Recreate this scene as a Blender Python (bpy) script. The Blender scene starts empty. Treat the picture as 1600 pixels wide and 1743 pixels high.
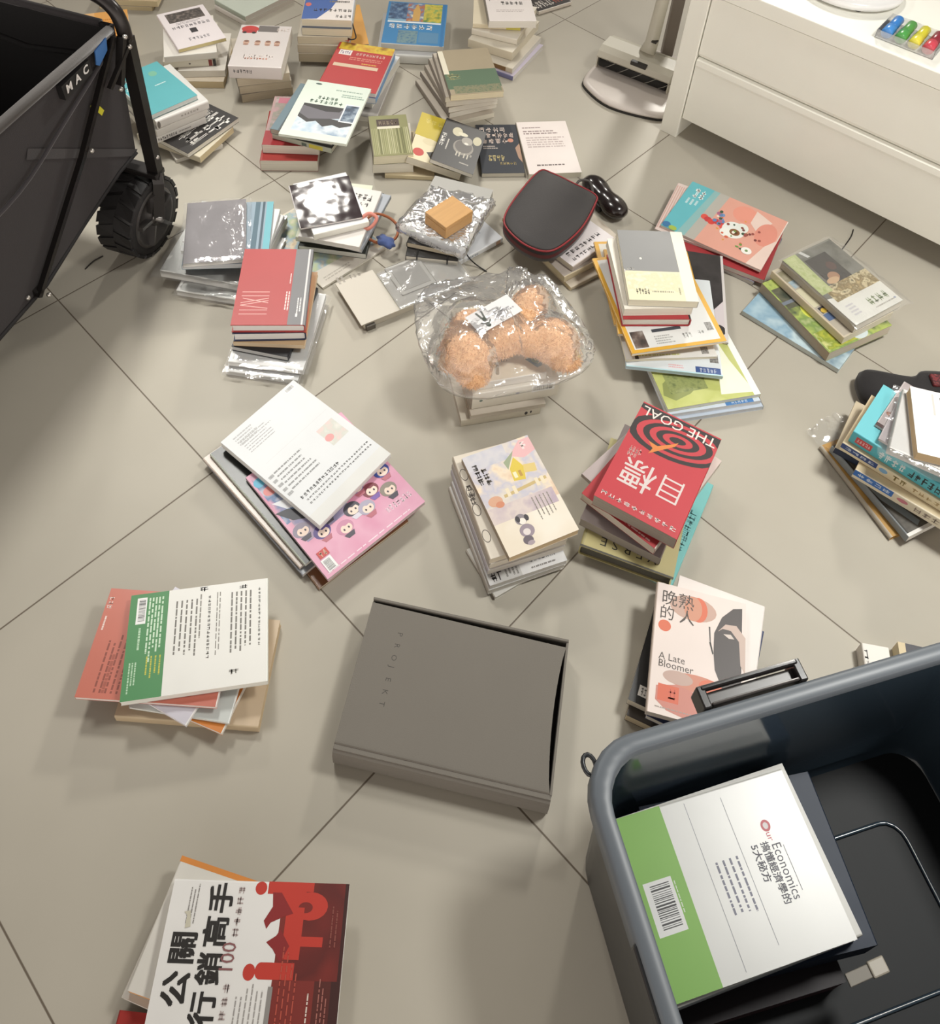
import bpy, bmesh, math, random
from mathutils import Vector, Matrix
PI = math.pi
S = bpy.context.scene
COL = S.collection

# ------------------------------------------------------------------ camera
FPX, PITCH, ROLL, CAMZ, PPY = 1586.439, 0.712406, 0.0701839, 1.636239, 294.148
cam = bpy.data.objects.new('camera', bpy.data.cameras.new('camera'))
COL.objects.link(cam)
f = Vector((0, math.cos(PITCH), -math.sin(PITCH)))
r0 = f.cross(Vector((0, 0, 1))).normalized()
u0 = r0.cross(f)
r = math.cos(ROLL) * r0 + math.sin(ROLL) * u0
u = -math.sin(ROLL) * r0 + math.cos(ROLL) * u0
cam.matrix_world = Matrix(((r.x, u.x, -f.x, 0), (r.y, u.y, -f.y, 0), (r.z, u.z, -f.z, CAMZ), (0, 0, 0, 1)))
cam.data.sensor_fit = 'HORIZONTAL'
cam.data.sensor_width = 36.0
cam.data.lens = FPX / 1600 * 36.0
cam.data.shift_y = -(871.5 - PPY) / 1600
cam.data.clip_start = 0.02
S.camera = cam

# ------------------------------------------------------------------ light
S.view_settings.view_transform = 'Standard'
S.view_settings.look = 'None'
S.view_settings.gamma = 1.0
S.view_settings.use_curve_mapping = False
S.view_settings.exposure = 0.15
w = bpy.data.worlds.new('room_light')
S.world = w
w.use_nodes = True
# a soft room: dim overall, plus an added glow low behind the viewer to light sides facing it
nt = w.node_tree
bg = nt.nodes['Background']
bg.inputs[0].default_value = (1.0, 0.91, 0.83, 1)
tcw = nt.nodes.new('ShaderNodeTexCoord'); sx = nt.nodes.new('ShaderNodeSeparateXYZ')
nt.links.new(tcw.outputs['Generated'], sx.inputs[0])
my = nt.nodes.new('ShaderNodeMapRange'); my.inputs[1].default_value = 0.25; my.inputs[2].default_value = -0.9
my.inputs[3].default_value = 0.0; my.inputs[4].default_value = 1.0
nt.links.new(sx.outputs[1], my.inputs[0])
mz = nt.nodes.new('ShaderNodeMapRange'); mz.inputs[1].default_value = 0.75; mz.inputs[2].default_value = 0.1
mz.inputs[3].default_value = 0.0; mz.inputs[4].default_value = 1.0
nt.links.new(sx.outputs[2], mz.inputs[0])
mm = nt.nodes.new('ShaderNodeMath'); mm.operation = 'MULTIPLY'
nt.links.new(my.outputs[0], mm.inputs[0]); nt.links.new(mz.outputs[0], mm.inputs[1])
ma = nt.nodes.new('ShaderNodeMath'); ma.operation = 'MULTIPLY_ADD'; ma.inputs[1].default_value = 2.3; ma.inputs[2].default_value = 0.15
nt.links.new(mm.outputs[0], ma.inputs[0]); nt.links.new(ma.outputs[0], bg.inputs[1])
def lamp(name, loc, size, power, col, aim=(0.0, 1.3, 0.0), spread=180):
    l = bpy.data.lights.new(name, 'AREA')
    l.shape = 'DISK'; l.size = size; l.energy = power; l.color = col; l.spread = math.radians(spread)
    o = bpy.data.objects.new(name, l); COL.objects.link(o)
    o.location = loc
    o.rotation_euler = (Vector(aim) - Vector(loc)).to_track_quat('-Z', 'Y').to_euler()
    return o
lamp('ceiling_lamp', (1.55, 5.0, 2.6), 0.42, 66, (1.0, 0.96, 0.88))
lamp('ceiling_lamp', (-0.92, 4.3, 2.6), 0.2, 20, (1.0, 0.96, 0.88))
lamp('ceiling_lamp', (-0.95, 2.3, 2.6), 0.5, 6.5, (1.0, 0.98, 0.92), (-0.7, 1.45, 0.0), 60)
lamp('ceiling_lamp', (1.45, 1.15, 2.6), 0.5, 12.5, (1.0, 0.99, 0.94), (0.9, 0.95, 0.0), 80)

# ------------------------------------------------------------------ materials
def lin(h):
    h = h.lstrip('#')
    out = []
    for i in (0, 2, 4):
        c = int(h[i:i+2], 16) / 255
        out.append(c / 12.92 if c <= 0.04045 else ((c + 0.055) / 1.055) ** 2.4)
    return (*out, 1)
MATS = {}
def N(nt, t, **kw):
    n = nt.nodes.new(t)
    for k, v in kw.items():
        setattr(n, k, v)
    return n
def M(h, rough=0.5, kind='plain', **kw):
    """a procedural material; kind picks the surface pattern"""
    key = (h, rough, kind, tuple(sorted(kw.items())))
    if key in MATS:
        return MATS[key]
    m = bpy.data.materials.new('%s_%s' % (kind, h.lstrip('#')))
    m.use_nodes = True
    nt = m.node_tree
    b = nt.nodes['Principled BSDF']
    b.inputs['Roughness'].default_value = rough
    if 'metal' in kw: b.inputs['Metallic'].default_value = kw['metal']
    if 'spec' in kw: b.inputs['Specular IOR Level'].default_value = kw['spec']
    if 'coat' in kw: b.inputs['Coat Weight'].default_value = kw['coat']
    tc = N(nt, 'ShaderNodeTexCoord')
    no = N(nt, 'ShaderNodeTexNoise')
    nt.links.new(tc.outputs['Object'], no.inputs['Vector'])
    mx = N(nt, 'ShaderNodeMix', data_type='RGBA')
    c = lin(h)
    if kind in ('plain', 'pages'): c = tuple(x * 0.86 for x in c[:3]) + (1,)
    amt = kw.get('amt', 0.06)
    no.inputs['Scale'].default_value = kw.get('scale', 14.0)
    mx.inputs[6].default_value = tuple(x * (1 - amt) for x in c[:3]) + (1,)
    mx.inputs[7].default_value = tuple(min(1, x * (1 + amt)) for x in c[:3]) + (1,)
    nt.links.new(no.outputs['Fac'], mx.inputs[0])
    nt.links.new(mx.outputs[2], b.inputs['Base Color'])
    if kind == 'pages':
        mp = N(nt, 'ShaderNodeMapping')
        mp.inputs['Scale'].default_value = (3, 3, 1500)
        n2 = N(nt, 'ShaderNodeTexNoise'); n2.inputs['Scale'].default_value = 1.0
        n2.inputs['Detail'].default_value = 3
        nt.links.new(tc.outputs['Object'], mp.inputs['Vector'])
        nt.links.new(mp.outputs[0], n2.inputs['Vector'])
        rp = N(nt, 'ShaderNodeValToRGB')
        rp.color_ramp.elements[0].position = 0.3
        rp.color_ramp.elements[0].color = tuple(x * 0.78 for x in c[:3]) + (1,)
        rp.color_ramp.elements[1].position = 0.62
        rp.color_ramp.elements[1].color = c
        nt.links.new(n2.outputs['Fac'], rp.inputs[0])
        nt.links.new(rp.outputs[0], b.inputs['Base Color'])
    elif kind == 'fabric':
        n2 = N(nt, 'ShaderNodeTexNoise'); n2.inputs['Scale'].default_value = 500
        nt.links.new(tc.outputs['Object'], n2.inputs['Vector'])
        bp = N(nt, 'ShaderNodeBump'); bp.inputs['Strength'].default_value = 0.35
        bp.inputs['Distance'].default_value = 0.001
        nt.links.new(n2.outputs['Fac'], bp.inputs['Height'])
        nt.links.new(bp.outputs[0], b.inputs['Normal'])
        b.inputs['Sheen Weight'].default_value = kw.get('sheen', 0.2)
    elif kind == 'wood':
        mp = N(nt, 'ShaderNodeMapping'); mp.inputs['Scale'].default_value = (6, 90, 60)
        n2 = N(nt, 'ShaderNodeTexNoise'); n2.inputs['Scale'].default_value = 2; n2.inputs['Detail'].default_value = 4
        nt.links.new(tc.outputs['Object'], mp.inputs['Vector'])
        nt.links.new(mp.outputs[0], n2.inputs['Vector'])
        mx.inputs[6].default_value = tuple(x * 0.8 for x in c[:3]) + (1,)
        nt.links.new(n2.outputs['Fac'], mx.inputs[0])
    elif kind == 'crumple':
        n2 = N(nt, 'ShaderNodeTexNoise'); n2.inputs['Scale'].default_value = kw.get('bscale', 45)
        n2.inputs['Detail'].default_value = 2
        nt.links.new(tc.outputs['Object'], n2.inputs['Vector'])
        bp = N(nt, 'ShaderNodeBump'); bp.inputs['Strength'].default_value = 0.6
        bp.inputs['Distance'].default_value = kw.get('dist', 0.006)
        nt.links.new(n2.outputs['Fac'], bp.inputs['Height'])
        nt.links.new(bp.outputs[0], b.inputs['Normal'])
    elif kind == 'print':
        pal = kw['pal'].split()
        no.inputs['Scale'].default_value = kw.get('scale', 60)
        no.inputs['Detail'].default_value = 3
        rp = N(nt, 'ShaderNodeValToRGB')
        cr = rp.color_ramp
        cr.interpolation = 'LINEAR'
        for i, hh in enumerate(pal):
            pos = 0.3 + 0.4 * i / max(1, len(pal) - 1)
            e = cr.elements[i] if i < 2 else cr.elements.new(pos)
            e.position = pos
            e.color = tuple(x * 0.86 for x in lin(hh)[:3]) + (1,)
        nt.links.new(no.outputs['Fac'], rp.inputs[0])
        nt.links.new(rp.outputs[0], b.inputs['Base Color'])
    MATS[key] = m
    return m
def film(name='clear_film', haze=0.10, tint='#ffffff', bump=0.6, bscale=38, gloss=0.5):
    """thin clear plastic: see-through, with a hazy body and sharp glints on its creases"""
    key = (name, haze, tint, bump, bscale, gloss)
    if key in MATS:
        return MATS[key]
    m = bpy.data.materials.new(name)
    m.use_nodes = True
    nt = m.node_tree
    nt.nodes.clear()
    out = N(nt, 'ShaderNodeOutputMaterial')
    tr = N(nt, 'ShaderNodeBsdfTransparent')
    df = N(nt, 'ShaderNodeBsdfDiffuse'); df.inputs[0].default_value = lin(tint)
    gl = N(nt, 'ShaderNodeBsdfGlossy'); gl.inputs['Roughness'].default_value = 0.12
    tc = N(nt, 'ShaderNodeTexCoord')
    no = N(nt, 'ShaderNodeTexNoise'); no.inputs['Scale'].default_value = bscale
    no.inputs['Detail'].default_value = 3; no.inputs['Distortion'].default_value = 1.2
    nt.links.new(tc.outputs['Object'], no.inputs['Vector'])
    bp = N(nt, 'ShaderNodeBump'); bp.inputs['Strength'].default_value = bump; bp.inputs['Distance'].default_value = 0.012
    nt.links.new(no.outputs['Fac'], bp.inputs['Height'])
    nt.links.new(bp.outputs[0], gl.inputs['Normal'])
    fr = N(nt, 'ShaderNodeFresnel'); fr.inputs[0].default_value = 1.45
    nt.links.new(bp.outputs[0], fr.inputs['Normal'])
    mu = N(nt, 'ShaderNodeMath', operation='MULTIPLY_ADD')
    mu.inputs[1].default_value = gloss * 2; mu.inputs[2].default_value = gloss * 0.12
    nt.links.new(fr.outputs[0], mu.inputs[0])
    m1 = N(nt, 'ShaderNodeMixShader'); m1.inputs[0].default_value = haze
    nt.links.new(tr.outputs[0], m1.inputs[1]); nt.links.new(df.outputs[0], m1.inputs[2])
    m2 = N(nt, 'ShaderNodeMixShader')  # inner wall: a bluish reflection is put into the paler base colour
    nt.links.new(mu.outputs[0], m2.inputs[0])
    nt.links.new(m1.outputs[0], m2.inputs[1]); nt.links.new(gl.outputs[0], m2.inputs[2])
    nt.links.new(m2.outputs[0], out.inputs[0])
    MATS[key] = m
    return m

# ------------------------------------------------------------------ builders
def tag(o, label=None, cat=None, group=None, kind=None):
    if label: o['label'] = label
    if cat: o['category'] = cat
    if group: o['group'] = group
    if kind: o['kind'] = kind
    return o
def thing(name, label, cat, loc=(0, 0, 0), rz=0.0, group=None):
    o = bpy.data.objects.new(name, None)
    COL.objects.link(o)
    o.empty_display_size = 0.05
    o.location = loc; o.rotation_euler = (0, 0, rz)
    return tag(o, label, cat, group)
class MB:
    """collects polygons with materials and links them as one mesh object"""
    def __init__(s):
        s.v = []; s.f = []; s.m = []; s.mats = []; s.smooth = []
    def mi(s, mat):
        if mat not in s.mats: s.mats.append(mat)
        return s.mats.index(mat)
    def add(s, verts, faces, mat, smooth=False):
        k = len(s.v); i = s.mi(mat)
        s.v += [tuple(p) for p in verts]
        for fc in faces:
            s.f.append([k + q for q in fc]); s.m.append(i); s.smooth.append(smooth)
    def box(s, x0, y0, z0, x1, y1, z1, mat, bev=0.0, xf=None):
        bm = bmesh.new()
        bmesh.ops.create_cube(bm, size=1)
        for v in bm.verts:
            v.co = Vector(((x0 + x1) / 2 + v.co.x * (x1 - x0), (y0 + y1) / 2 + v.co.y * (y1 - y0), (z0 + z1) / 2 + v.co.z * (z1 - z0)))
        if bev:
            bmesh.ops.bevel(bm, geom=bm.edges[:], offset=bev, segments=2, affect='EDGES', profile=0.5)
        s.bm(bm, mat, xf)
    def bm(s, bm, mat, xf=None, smooth=False):
        bm.verts.index_update()
        vs = [(xf @ v.co if xf else v.co.copy()) for v in bm.verts]
        s.add(vs, [[v.index for v in fc.verts] for fc in bm.faces], mat, smooth)
        bm.free()
    def loft(s, rings, mat, smooth=True, close=True, cap=True):
        n = len(rings[0]); vs = [p for rg in rings for p in rg]; fs = []
        for i in range(len(rings) - 1):
            for j in range(n if close else n - 1):
                a = i * n + j; b_ = i * n + (j + 1) % n
                fs.append([a, b_, b_ + n, a + n])
        if cap and close:
            fs.append(list(range(n))[::-1]); fs.append([(len(rings) - 1) * n + j for j in range(n)])
        s.add(vs, fs, mat, smooth)
    def tube(s, pts, rad, mat, n=8, closed=False, sq=None):
        pts = [Vector(p) for p in pts]
        rings = []; L = len(pts)
        up = Vector((0, 0, 1))
        prev = None
        for i, p in enumerate(pts):
            a = pts[(i - 1) % L] if (i > 0 or closed) else p
            c = pts[(i + 1) % L] if (i < L - 1 or closed) else p
            t = (c - a).normalized()
            if prev is None:
                x = t.cross(up)
                if x.length < 1e-3: x = t.cross(Vector((1, 0, 0)))
            else:
                x = prev - t * prev.dot(t)
            x.normalize(); prev = x
            y = t.cross(x).normalized()
            rr = rad[i] if isinstance(rad, (list, tuple)) else rad
            if sq:
                rings.append([p + x * sx * sq[0] + y * sy * sq[1] for sx, sy in ((1, 1), (-1, 1), (-1, -1), (1, -1))])
            else:
                rings.append([p + (x * math.cos(2 * PI * j / n) + y * math.sin(2 * PI * j / n)) * rr for j in range(n)])
        if closed: rings.append(rings[0])
        s.loft(rings, mat, smooth=not sq, cap=not closed)
    def prism(s, outline, z0, z1, mat, mat_side=None, smooth_side=False):
        n = len(outline)
        top = [(p[0], p[1], z1) for p in outline]; bot = [(p[0], p[1], z0) for p in outline]
        s.add(top, [list(range(n))], mat)
        s.add(bot, [list(range(n))[::-1]], mat)
        s.add(bot + top, [[i, (i + 1) % n, n + (i + 1) % n, n + i] for i in range(n)], mat_side or mat, smooth_side)
    def build(s, name, parent=None, loc=None, rz=None):
        me = bpy.data.meshes.new(name)
        me.from_pydata(s.v, [], s.f)
        for m in s.mats: me.materials.append(m)
        me.polygons.foreach_set('material_index', s.m)
        me.polygons.foreach_set('use_smooth', s.smooth)
        me.update()
        o = bpy.data.objects.new(name, me)
        COL.objects.link(o)
        if parent: o.parent = parent
        if loc: o.location = loc
        if rz is not None: o.rotation_euler = (0, 0, rz)
        return o
def rrect(x0, y0, x1, y1, rad, n=5):
    out = []
    for cx, cy, a0 in ((x1 - rad, y1 - rad, 0), (x0 + rad, y1 - rad, 90), (x0 + rad, y0 + rad, 180), (x1 - rad, y0 + rad, 270)):
        for k in range(n + 1):
            a = math.radians(a0 + 90 * k / n)
            out.append((cx + rad * math.cos(a), cy + rad * math.sin(a)))
    return out
def smooth_loop(pts, n=6):
    """closed Catmull-Rom through 2D or 3D points"""
    P = [Vector(p) for p in pts]; L = len(P); out = []
    for i in range(L):
        p0, p1, p2, p3 = P[i - 1], P[i], P[(i + 1) % L], P[(i + 2) % L]
        for k in range(n):
            t = k / n
            out.append(0.5 * ((2 * p1) + (p2 - p0) * t + (2 * p0 - 5 * p1 + 4 * p2 - p3) * t * t + (3 * p1 - p0 - 3 * p2 + p3) * t ** 3))
    return out
def smooth_path(pts, n=6):
    P = [Vector(p) for p in pts]; L = len(P); out = []
    for i in range(L - 1):
        p0, p1, p2, p3 = P[max(0, i - 1)], P[i], P[i + 1], P[min(L - 1, i + 2)]
        for k in range(n):
            t = k / n
            out.append(0.5 * ((2 * p1) + (p2 - p0) * t + (2 * p0 - 5 * p1 + 4 * p2 - p3) * t * t + (3 * p1 - p0 - 3 * p2 + p3) * t ** 3))
    out.append(P[-1])
    return out
_TXT = {}
def textmesh(s, bold=0.0):
    """2D outline mesh of a string, baseline at 0, size 1"""
    if (s, bold) in _TXT: return _TXT[(s, bold)]
    cu = bpy.data.curves.new('txt', 'FONT')
    cu.body = s; cu.offset = bold; cu.resolution_u = 2
    ob = bpy.data.objects.new('txt', cu); COL.objects.link(ob)
    bpy.context.view_layer.update()
    dg = bpy.context.evaluated_depsgraph_get()
    me = ob.evaluated_get(dg).to_mesh()
    vs = [(v.co.x, v.co.y) for v in me.vertices]; fs = [list(p.vertices) for p in me.polygons]
    ob.evaluated_get(dg).to_mesh_clear()
    bpy.data.objects.remove(ob); bpy.data.curves.remove(cu)
    _TXT[(s, bold)] = (vs, fs)
    return vs, fs
class Art:
    """draws printed shapes on a flat face: origin o, right vector ex, up vector ey, size aw x ah, normal nz"""
    def __init__(s, mb, o, ex, ey, nz, aw, ah, seed=1):
        s.mb, s.o, s.ex, s.ey, s.nz, s.aw, s.ah = mb, Vector(o), Vector(ex), Vector(ey), Vector(nz), aw, ah
        s.k = 0; s.rnd = random.Random(seed)
    def P(s, u, v):
        return s.o + s.ex * (u * s.aw) + s.ey * (v * s.ah) + s.nz * (3e-5 + 1.2e-5 * s.k)
    def mat(s, c):
        return c if not isinstance(c, str) else M(c, 0.45)
    def poly(s, pts, c):
        s.mb.add([s.P(*p) for p in pts], [list(range(len(pts)))], s.mat(c))
    def r(s, u0, v0, u1, v1, c):
        s.k += 1; s.poly(((u0, v0), (u1, v0), (u1, v1), (u0, v1)), c)
    def p(s, pts, c):
        s.k += 1; s.poly(pts, c)
    def e(s, u, v, ru, rv, c, n=20):
        s.k += 1; s.poly([(u + ru * math.cos(2 * PI * i / n), v + rv * math.sin(2 * PI * i / n)) for i in range(n)], c)
    def n(s, u0, v0, u1, v1, pal, scale=60):
        s.k += 1; s.poly(((u0, v0), (u1, v0), (u1, v1), (u0, v1)), M('#888888', 0.45, 'print', pal=pal, scale=scale))
    def l(s, u0, v0, u1, v1, n, c, vert=False, fill=0.5):
        """n rows of small print, shown as broken strokes"""
        s.k += 1
        for i in range(n):
            a = i / n + (1 - fill) / n / 2; b = a + fill / n
            t = 0.0; end = s.rnd.uniform(0.72, 1.0)
            while t < end:
                d = s.rnd.uniform(0.03, 0.12); t2 = min(end, t + d)
                if vert:
                    q = (u0 + (u1 - u0) * a, v1 - (v1 - v0) * t2, u0 + (u1 - u0) * b, v1 - (v1 - v0) * t)
                else:
                    q = (u0 + (u1 - u0) * t, v1 - (v1 - v0) * b, u0 + (u1 - u0) * t2, v1 - (v1 - v0) * a)
                s.poly(((q[0], q[1]), (q[2], q[1]), (q[2], q[3]), (q[0], q[3])), c)
                t = t2 + s.rnd.uniform(0.008, 0.03)
    def g(s, u0, v0, u1, v1, n, c, vert=False):
        """n blurred characters in a row: each a few crossing strokes"""
        s.k += 1
        for i in range(n):
            if vert:
                a0, a1 = u0, u1; b1 = v1 - (v1 - v0) * (i + 0.06) / n; b0 = v1 - (v1 - v0) * (i + 0.94) / n
            else:
                a0 = u0 + (u1 - u0) * (i + 0.06) / n; a1 = u0 + (u1 - u0) * (i + 0.94) / n; b0, b1 = v0, v1
            wa, wb = a1 - a0, b1 - b0
            for _ in range(3):
                y = s.rnd.uniform(0.05, 0.85)
                s.poly(((a0 + wa * s.rnd.uniform(0, .3), b0 + wb * y), (a1 - wa * s.rnd.uniform(0, .3), b0 + wb * y), (a1 - wa * .1, b0 + wb * (y + .13)), (a0 + wa * .1, b0 + wb * (y + .13))), c)
            for _ in range(2):
                x = s.rnd.uniform(0.1, 0.8)
                s.poly(((a0 + wa * x, b0), (a0 + wa * (x + .13), b0), (a0 + wa * (x + .13), b1 - wb * s.rnd.uniform(0, .3)), (a0 + wa * x, b1)), c)
    def t(s, u, v, size, txt, c, bold=0.0, rot=0.0, sx=1.0, mid=False):
        """real lettering; size is the letter size in metres, anchored at its lower left"""
        s.k += 1
        vs, fs = textmesh(txt, bold)
        if not vs: return
        cx = (min(p[0] for p in vs) + max(p[0] for p in vs)) / 2 if mid else 0
        base = s.P(u, v); ca, sa = math.cos(math.radians(rot)), math.sin(math.radians(rot))
        pts = []
        for x, y in vs:
            x = (x - cx) * size * sx; y = y * size
            pts.append(base + s.ex * (x * ca - y * sa) + s.ey * (x * sa + y * ca))
        s.mb.add(pts, fs, s.mat(c))
    def tb(s, u, v, size, txt, c, wt=0.05, sx=1.0):
        """heavy lettering: the same letters struck several times, a hair apart"""
        for dx, dy in ((0, 0), (wt, 0), (0, wt), (wt, wt)):
            s.t(u + dx * size / s.aw, v + dy * size / s.ah, size, txt, c, sx=sx)
    def bar(s, u0, v0, u1, v1, vert=False, back='#f4f4f2', ink='#2a2a2a'):
        s.r(u0, v0, u1, v1, back)
        s.k += 1
        x = 0.08
        while x < 0.9:
            wd = s.rnd.choice((0.012, 0.02, 0.035))
            if vert:
                s.poly(((u0 + (u1 - u0) * .12, v0 + (v1 - v0) * x), (u0 + (u1 - u0) * .8, v0 + (v1 - v0) * x), (u0 + (u1 - u0) * .8, v0 + (v1 - v0) * (x + wd)), (u0 + (u1 - u0) * .12, v0 + (v1 - v0) * (x + wd))), ink)
            else:
                s.poly(((u0 + (u1 - u0) * x, v0 + (v1 - v0) * .2), (u0 + (u1 - u0) * (x + wd), v0 + (v1 - v0) * .2), (u0 + (u1 - u0) * (x + wd), v0 + (v1 - v0) * .88), (u0 + (u1 - u0) * x, v0 + (v1 - v0) * .88)), ink)
            x += wd + s.rnd.choice((0.014, 0.022, 0.03))

# ------------------------------------------------------------------ floor
def floor_material():
    m = bpy.data.materials.new('floor_tiles')
    m.use_nodes = True
    nt = m.node_tree
    b = nt.nodes['Principled BSDF']
    tc = N(nt, 'ShaderNodeTexCoord')
    mp = N(nt, 'ShaderNodeMapping')
    mp.inputs['Rotation'].default_value = (0, 0, -0.85173)
    mp.inputs['Location'].default_value = (0.174196, 0.225435, 0)
    nt.links.new(tc.outputs['Object'], mp.inputs['Vector'])
    sp = N(nt, 'ShaderNodeSeparateXYZ'); nt.links.new(mp.outputs[0], sp.inputs[0])
    ds = []
    for ax in (0, 1):
        pp = N(nt, 'ShaderNodeMath', operation='PINGPONG'); pp.inputs[1].default_value = 0.3
        # distance to the nearest joint of the 60 cm grid
        nt.links.new(sp.outputs[ax], pp.inputs[0]); ds.append(pp)
    mn = N(nt, 'ShaderNodeMath', operation='MINIMUM')
    nt.links.new(ds[0].outputs[0], mn.inputs[0]); nt.links.new(ds[1].outputs[0], mn.inputs[1])
    lt = N(nt, 'ShaderNodeMapRange'); lt.inputs[1].default_value = 0.0008; lt.inputs[2].default_value = 0.0019
    lt.inputs[3].default_value = 1.0; lt.inputs[4].default_value = 0.0
    nt.links.new(mn.outputs[0], lt.inputs[0])
    # each tile a touch different, cloudy inside
    fl = N(nt, 'ShaderNodeVectorMath', operation='SCALE'); fl.inputs[3].default_value = 1 / 0.6
    nt.links.new(mp.outputs[0], fl.inputs[0])
    fo = N(nt, 'ShaderNodeVectorMath', operation='FLOOR'); nt.links.new(fl.outputs[0], fo.inputs[0])
    wn = N(nt, 'ShaderNodeTexWhiteNoise', noise_dimensions='2D'); nt.links.new(fo.outputs[0], wn.inputs[0])
    n1 = N(nt, 'ShaderNodeTexNoise'); n1.inputs['Scale'].default_value = 3.5; n1.inputs['Detail'].default_value = 4
    nt.links.new(tc.outputs['Object'], n1.inputs['Vector'])
    ad = N(nt, 'ShaderNodeMath', operation='MULTIPLY_ADD'); ad.inputs[1].default_value = 0.25
    nt.links.new(wn.outputs[0], ad.inputs[0]); nt.links.new(n1.outputs['Fac'], ad.inputs[2])
    rp = N(nt, 'ShaderNodeValToRGB')
    rp.color_ramp.elements[0].position = 0.3; rp.color_ramp.elements[0].color = lin('#a7a194')
    rp.color_ramp.elements[1].position = 0.95; rp.color_ramp.elements[1].color = lin('#b2ac9f')
    nt.links.new(ad.outputs[0], rp.inputs[0])
    mx = N(nt, 'ShaderNodeMix', data_type='RGBA')
    nt.links.new(lt.outputs[0], mx.inputs[0]); nt.links.new(rp.outputs[0], mx.inputs[6])
    mx.inputs[7].default_value = lin('#665c50')
    nt.links.new(mx.outputs[2], b.inputs['Base Color'])
    b.inputs['Specular IOR Level'].default_value = 0.22
    n2 = N(nt, 'ShaderNodeTexNoise'); n2.inputs['Scale'].default_value = 9; n2.inputs['Detail'].default_value = 3
    nt.links.new(tc.outputs['Object'], n2.inputs['Vector'])
    rr = N(nt, 'ShaderNodeMapRange'); rr.inputs[3].default_value = 0.36; rr.inputs[4].default_value = 0.52
    nt.links.new(n2.outputs['Fac'], rr.inputs[0]); nt.links.new(rr.outputs[0], b.inputs['Roughness'])
    bp = N(nt, 'ShaderNodeBump'); bp.inputs['Strength'].default_value = 0.4; bp.inputs['Distance'].default_value = 0.001
    bp.invert = True
    nt.links.new(lt.outputs[0], bp.inputs['Height']); nt.links.new(bp.outputs[0], b.inputs['Normal'])
    return m
mb = MB()
mb.add([(-4, -2.5, 0), (4.5, -2.5, 0), (4.5, 7, 0), (-4, 7, 0)], [[0, 1, 2, 3]], floor_material())
tag(mb.build('floor'), kind='structure')
# ------------------------------------------------------------------ books
CAT = {'magazine': 'magazine', 'notebook': 'notebook', 'folded_map': 'map', 'disc_sleeve': 'disc sleeve', 'folder': 'folder'}
ART = {}
SPINE = {}
def art(key):
    def deco(fn): ART[key] = fn; return fn
    return deco
def spine(key):
    def deco(fn): SPINE[key] = fn; return fn
    return deco
def wrap_mesh(W, H, T, seed, over=(0.02, 0.02, 0.02, 0.02), wob=0.0035, flat=False):
    """loose clear wrap around a book W x H x T lying at z 0..T; over: how far the film sticks out L, R, B, T"""
    rnd = random.Random(seed)
    nx, ny = 14, 14
    x0, x1, y0, y1 = -W / 2 - over[0], W / 2 + over[1], -H / 2 - over[2], H / 2 + over[3]
    mb = MB(); vs = []
    ph = [rnd.uniform(0, 6.28) for _ in range(6)]
    for j in range(ny + 1):
        for i in range(nx + 1):
            x = x0 + (x1 - x0) * i / nx; y = y0 + (y1 - y0) * j / ny
            dx = max(0, abs(x) - W / 2); dy = max(0, abs(y) - H / 2)
            d = math.hypot(dx, dy) / max(over)
            z = T + 0.0025 - (T * 0.75) * min(1, d) ** 0.8
            z += wob * 0.5 * (1 + math.sin(x * 95 + ph[0] + 2 * math.sin(y * 40 + ph[1]))) * (0.35 + min(1, d)) + rnd.uniform(0, wob * 0.5)
            if flat and d < 0.02: z = T + 0.0003
            vs.append((x + rnd.uniform(-.002, .002), y + rnd.uniform(-.002, .002), max(z, 0.0015)))
    fs = []
    for j in range(ny):
        for i in range(nx):
            a = j * (nx + 1) + i
            fs.append([a, a + 1, a + nx + 2, a + nx + 1])
    mb.add(vs, fs, film(haze=0.06, bump=0.14, bscale=40, gloss=0.4), True)
    return mb
WRAPS = {'k14a': dict(over=(.008, .012, .012, .006)), 'k14d': dict(flat=True, over=(.02, .0, .015, .0)), 'k14e': dict(flat=True, over=(.006, .0, .012, .0)),
         'k15e': dict(flat=True, over=(.004, .012, .006, .0)), 'k15f': dict(flat=True, over=(.006, .012, .012, .0)),
         'k23a': dict(over=(.008, .012, .006, .03)), 'k24b': dict(flat=True, over=(.016, .0, .02, .006))}
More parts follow.
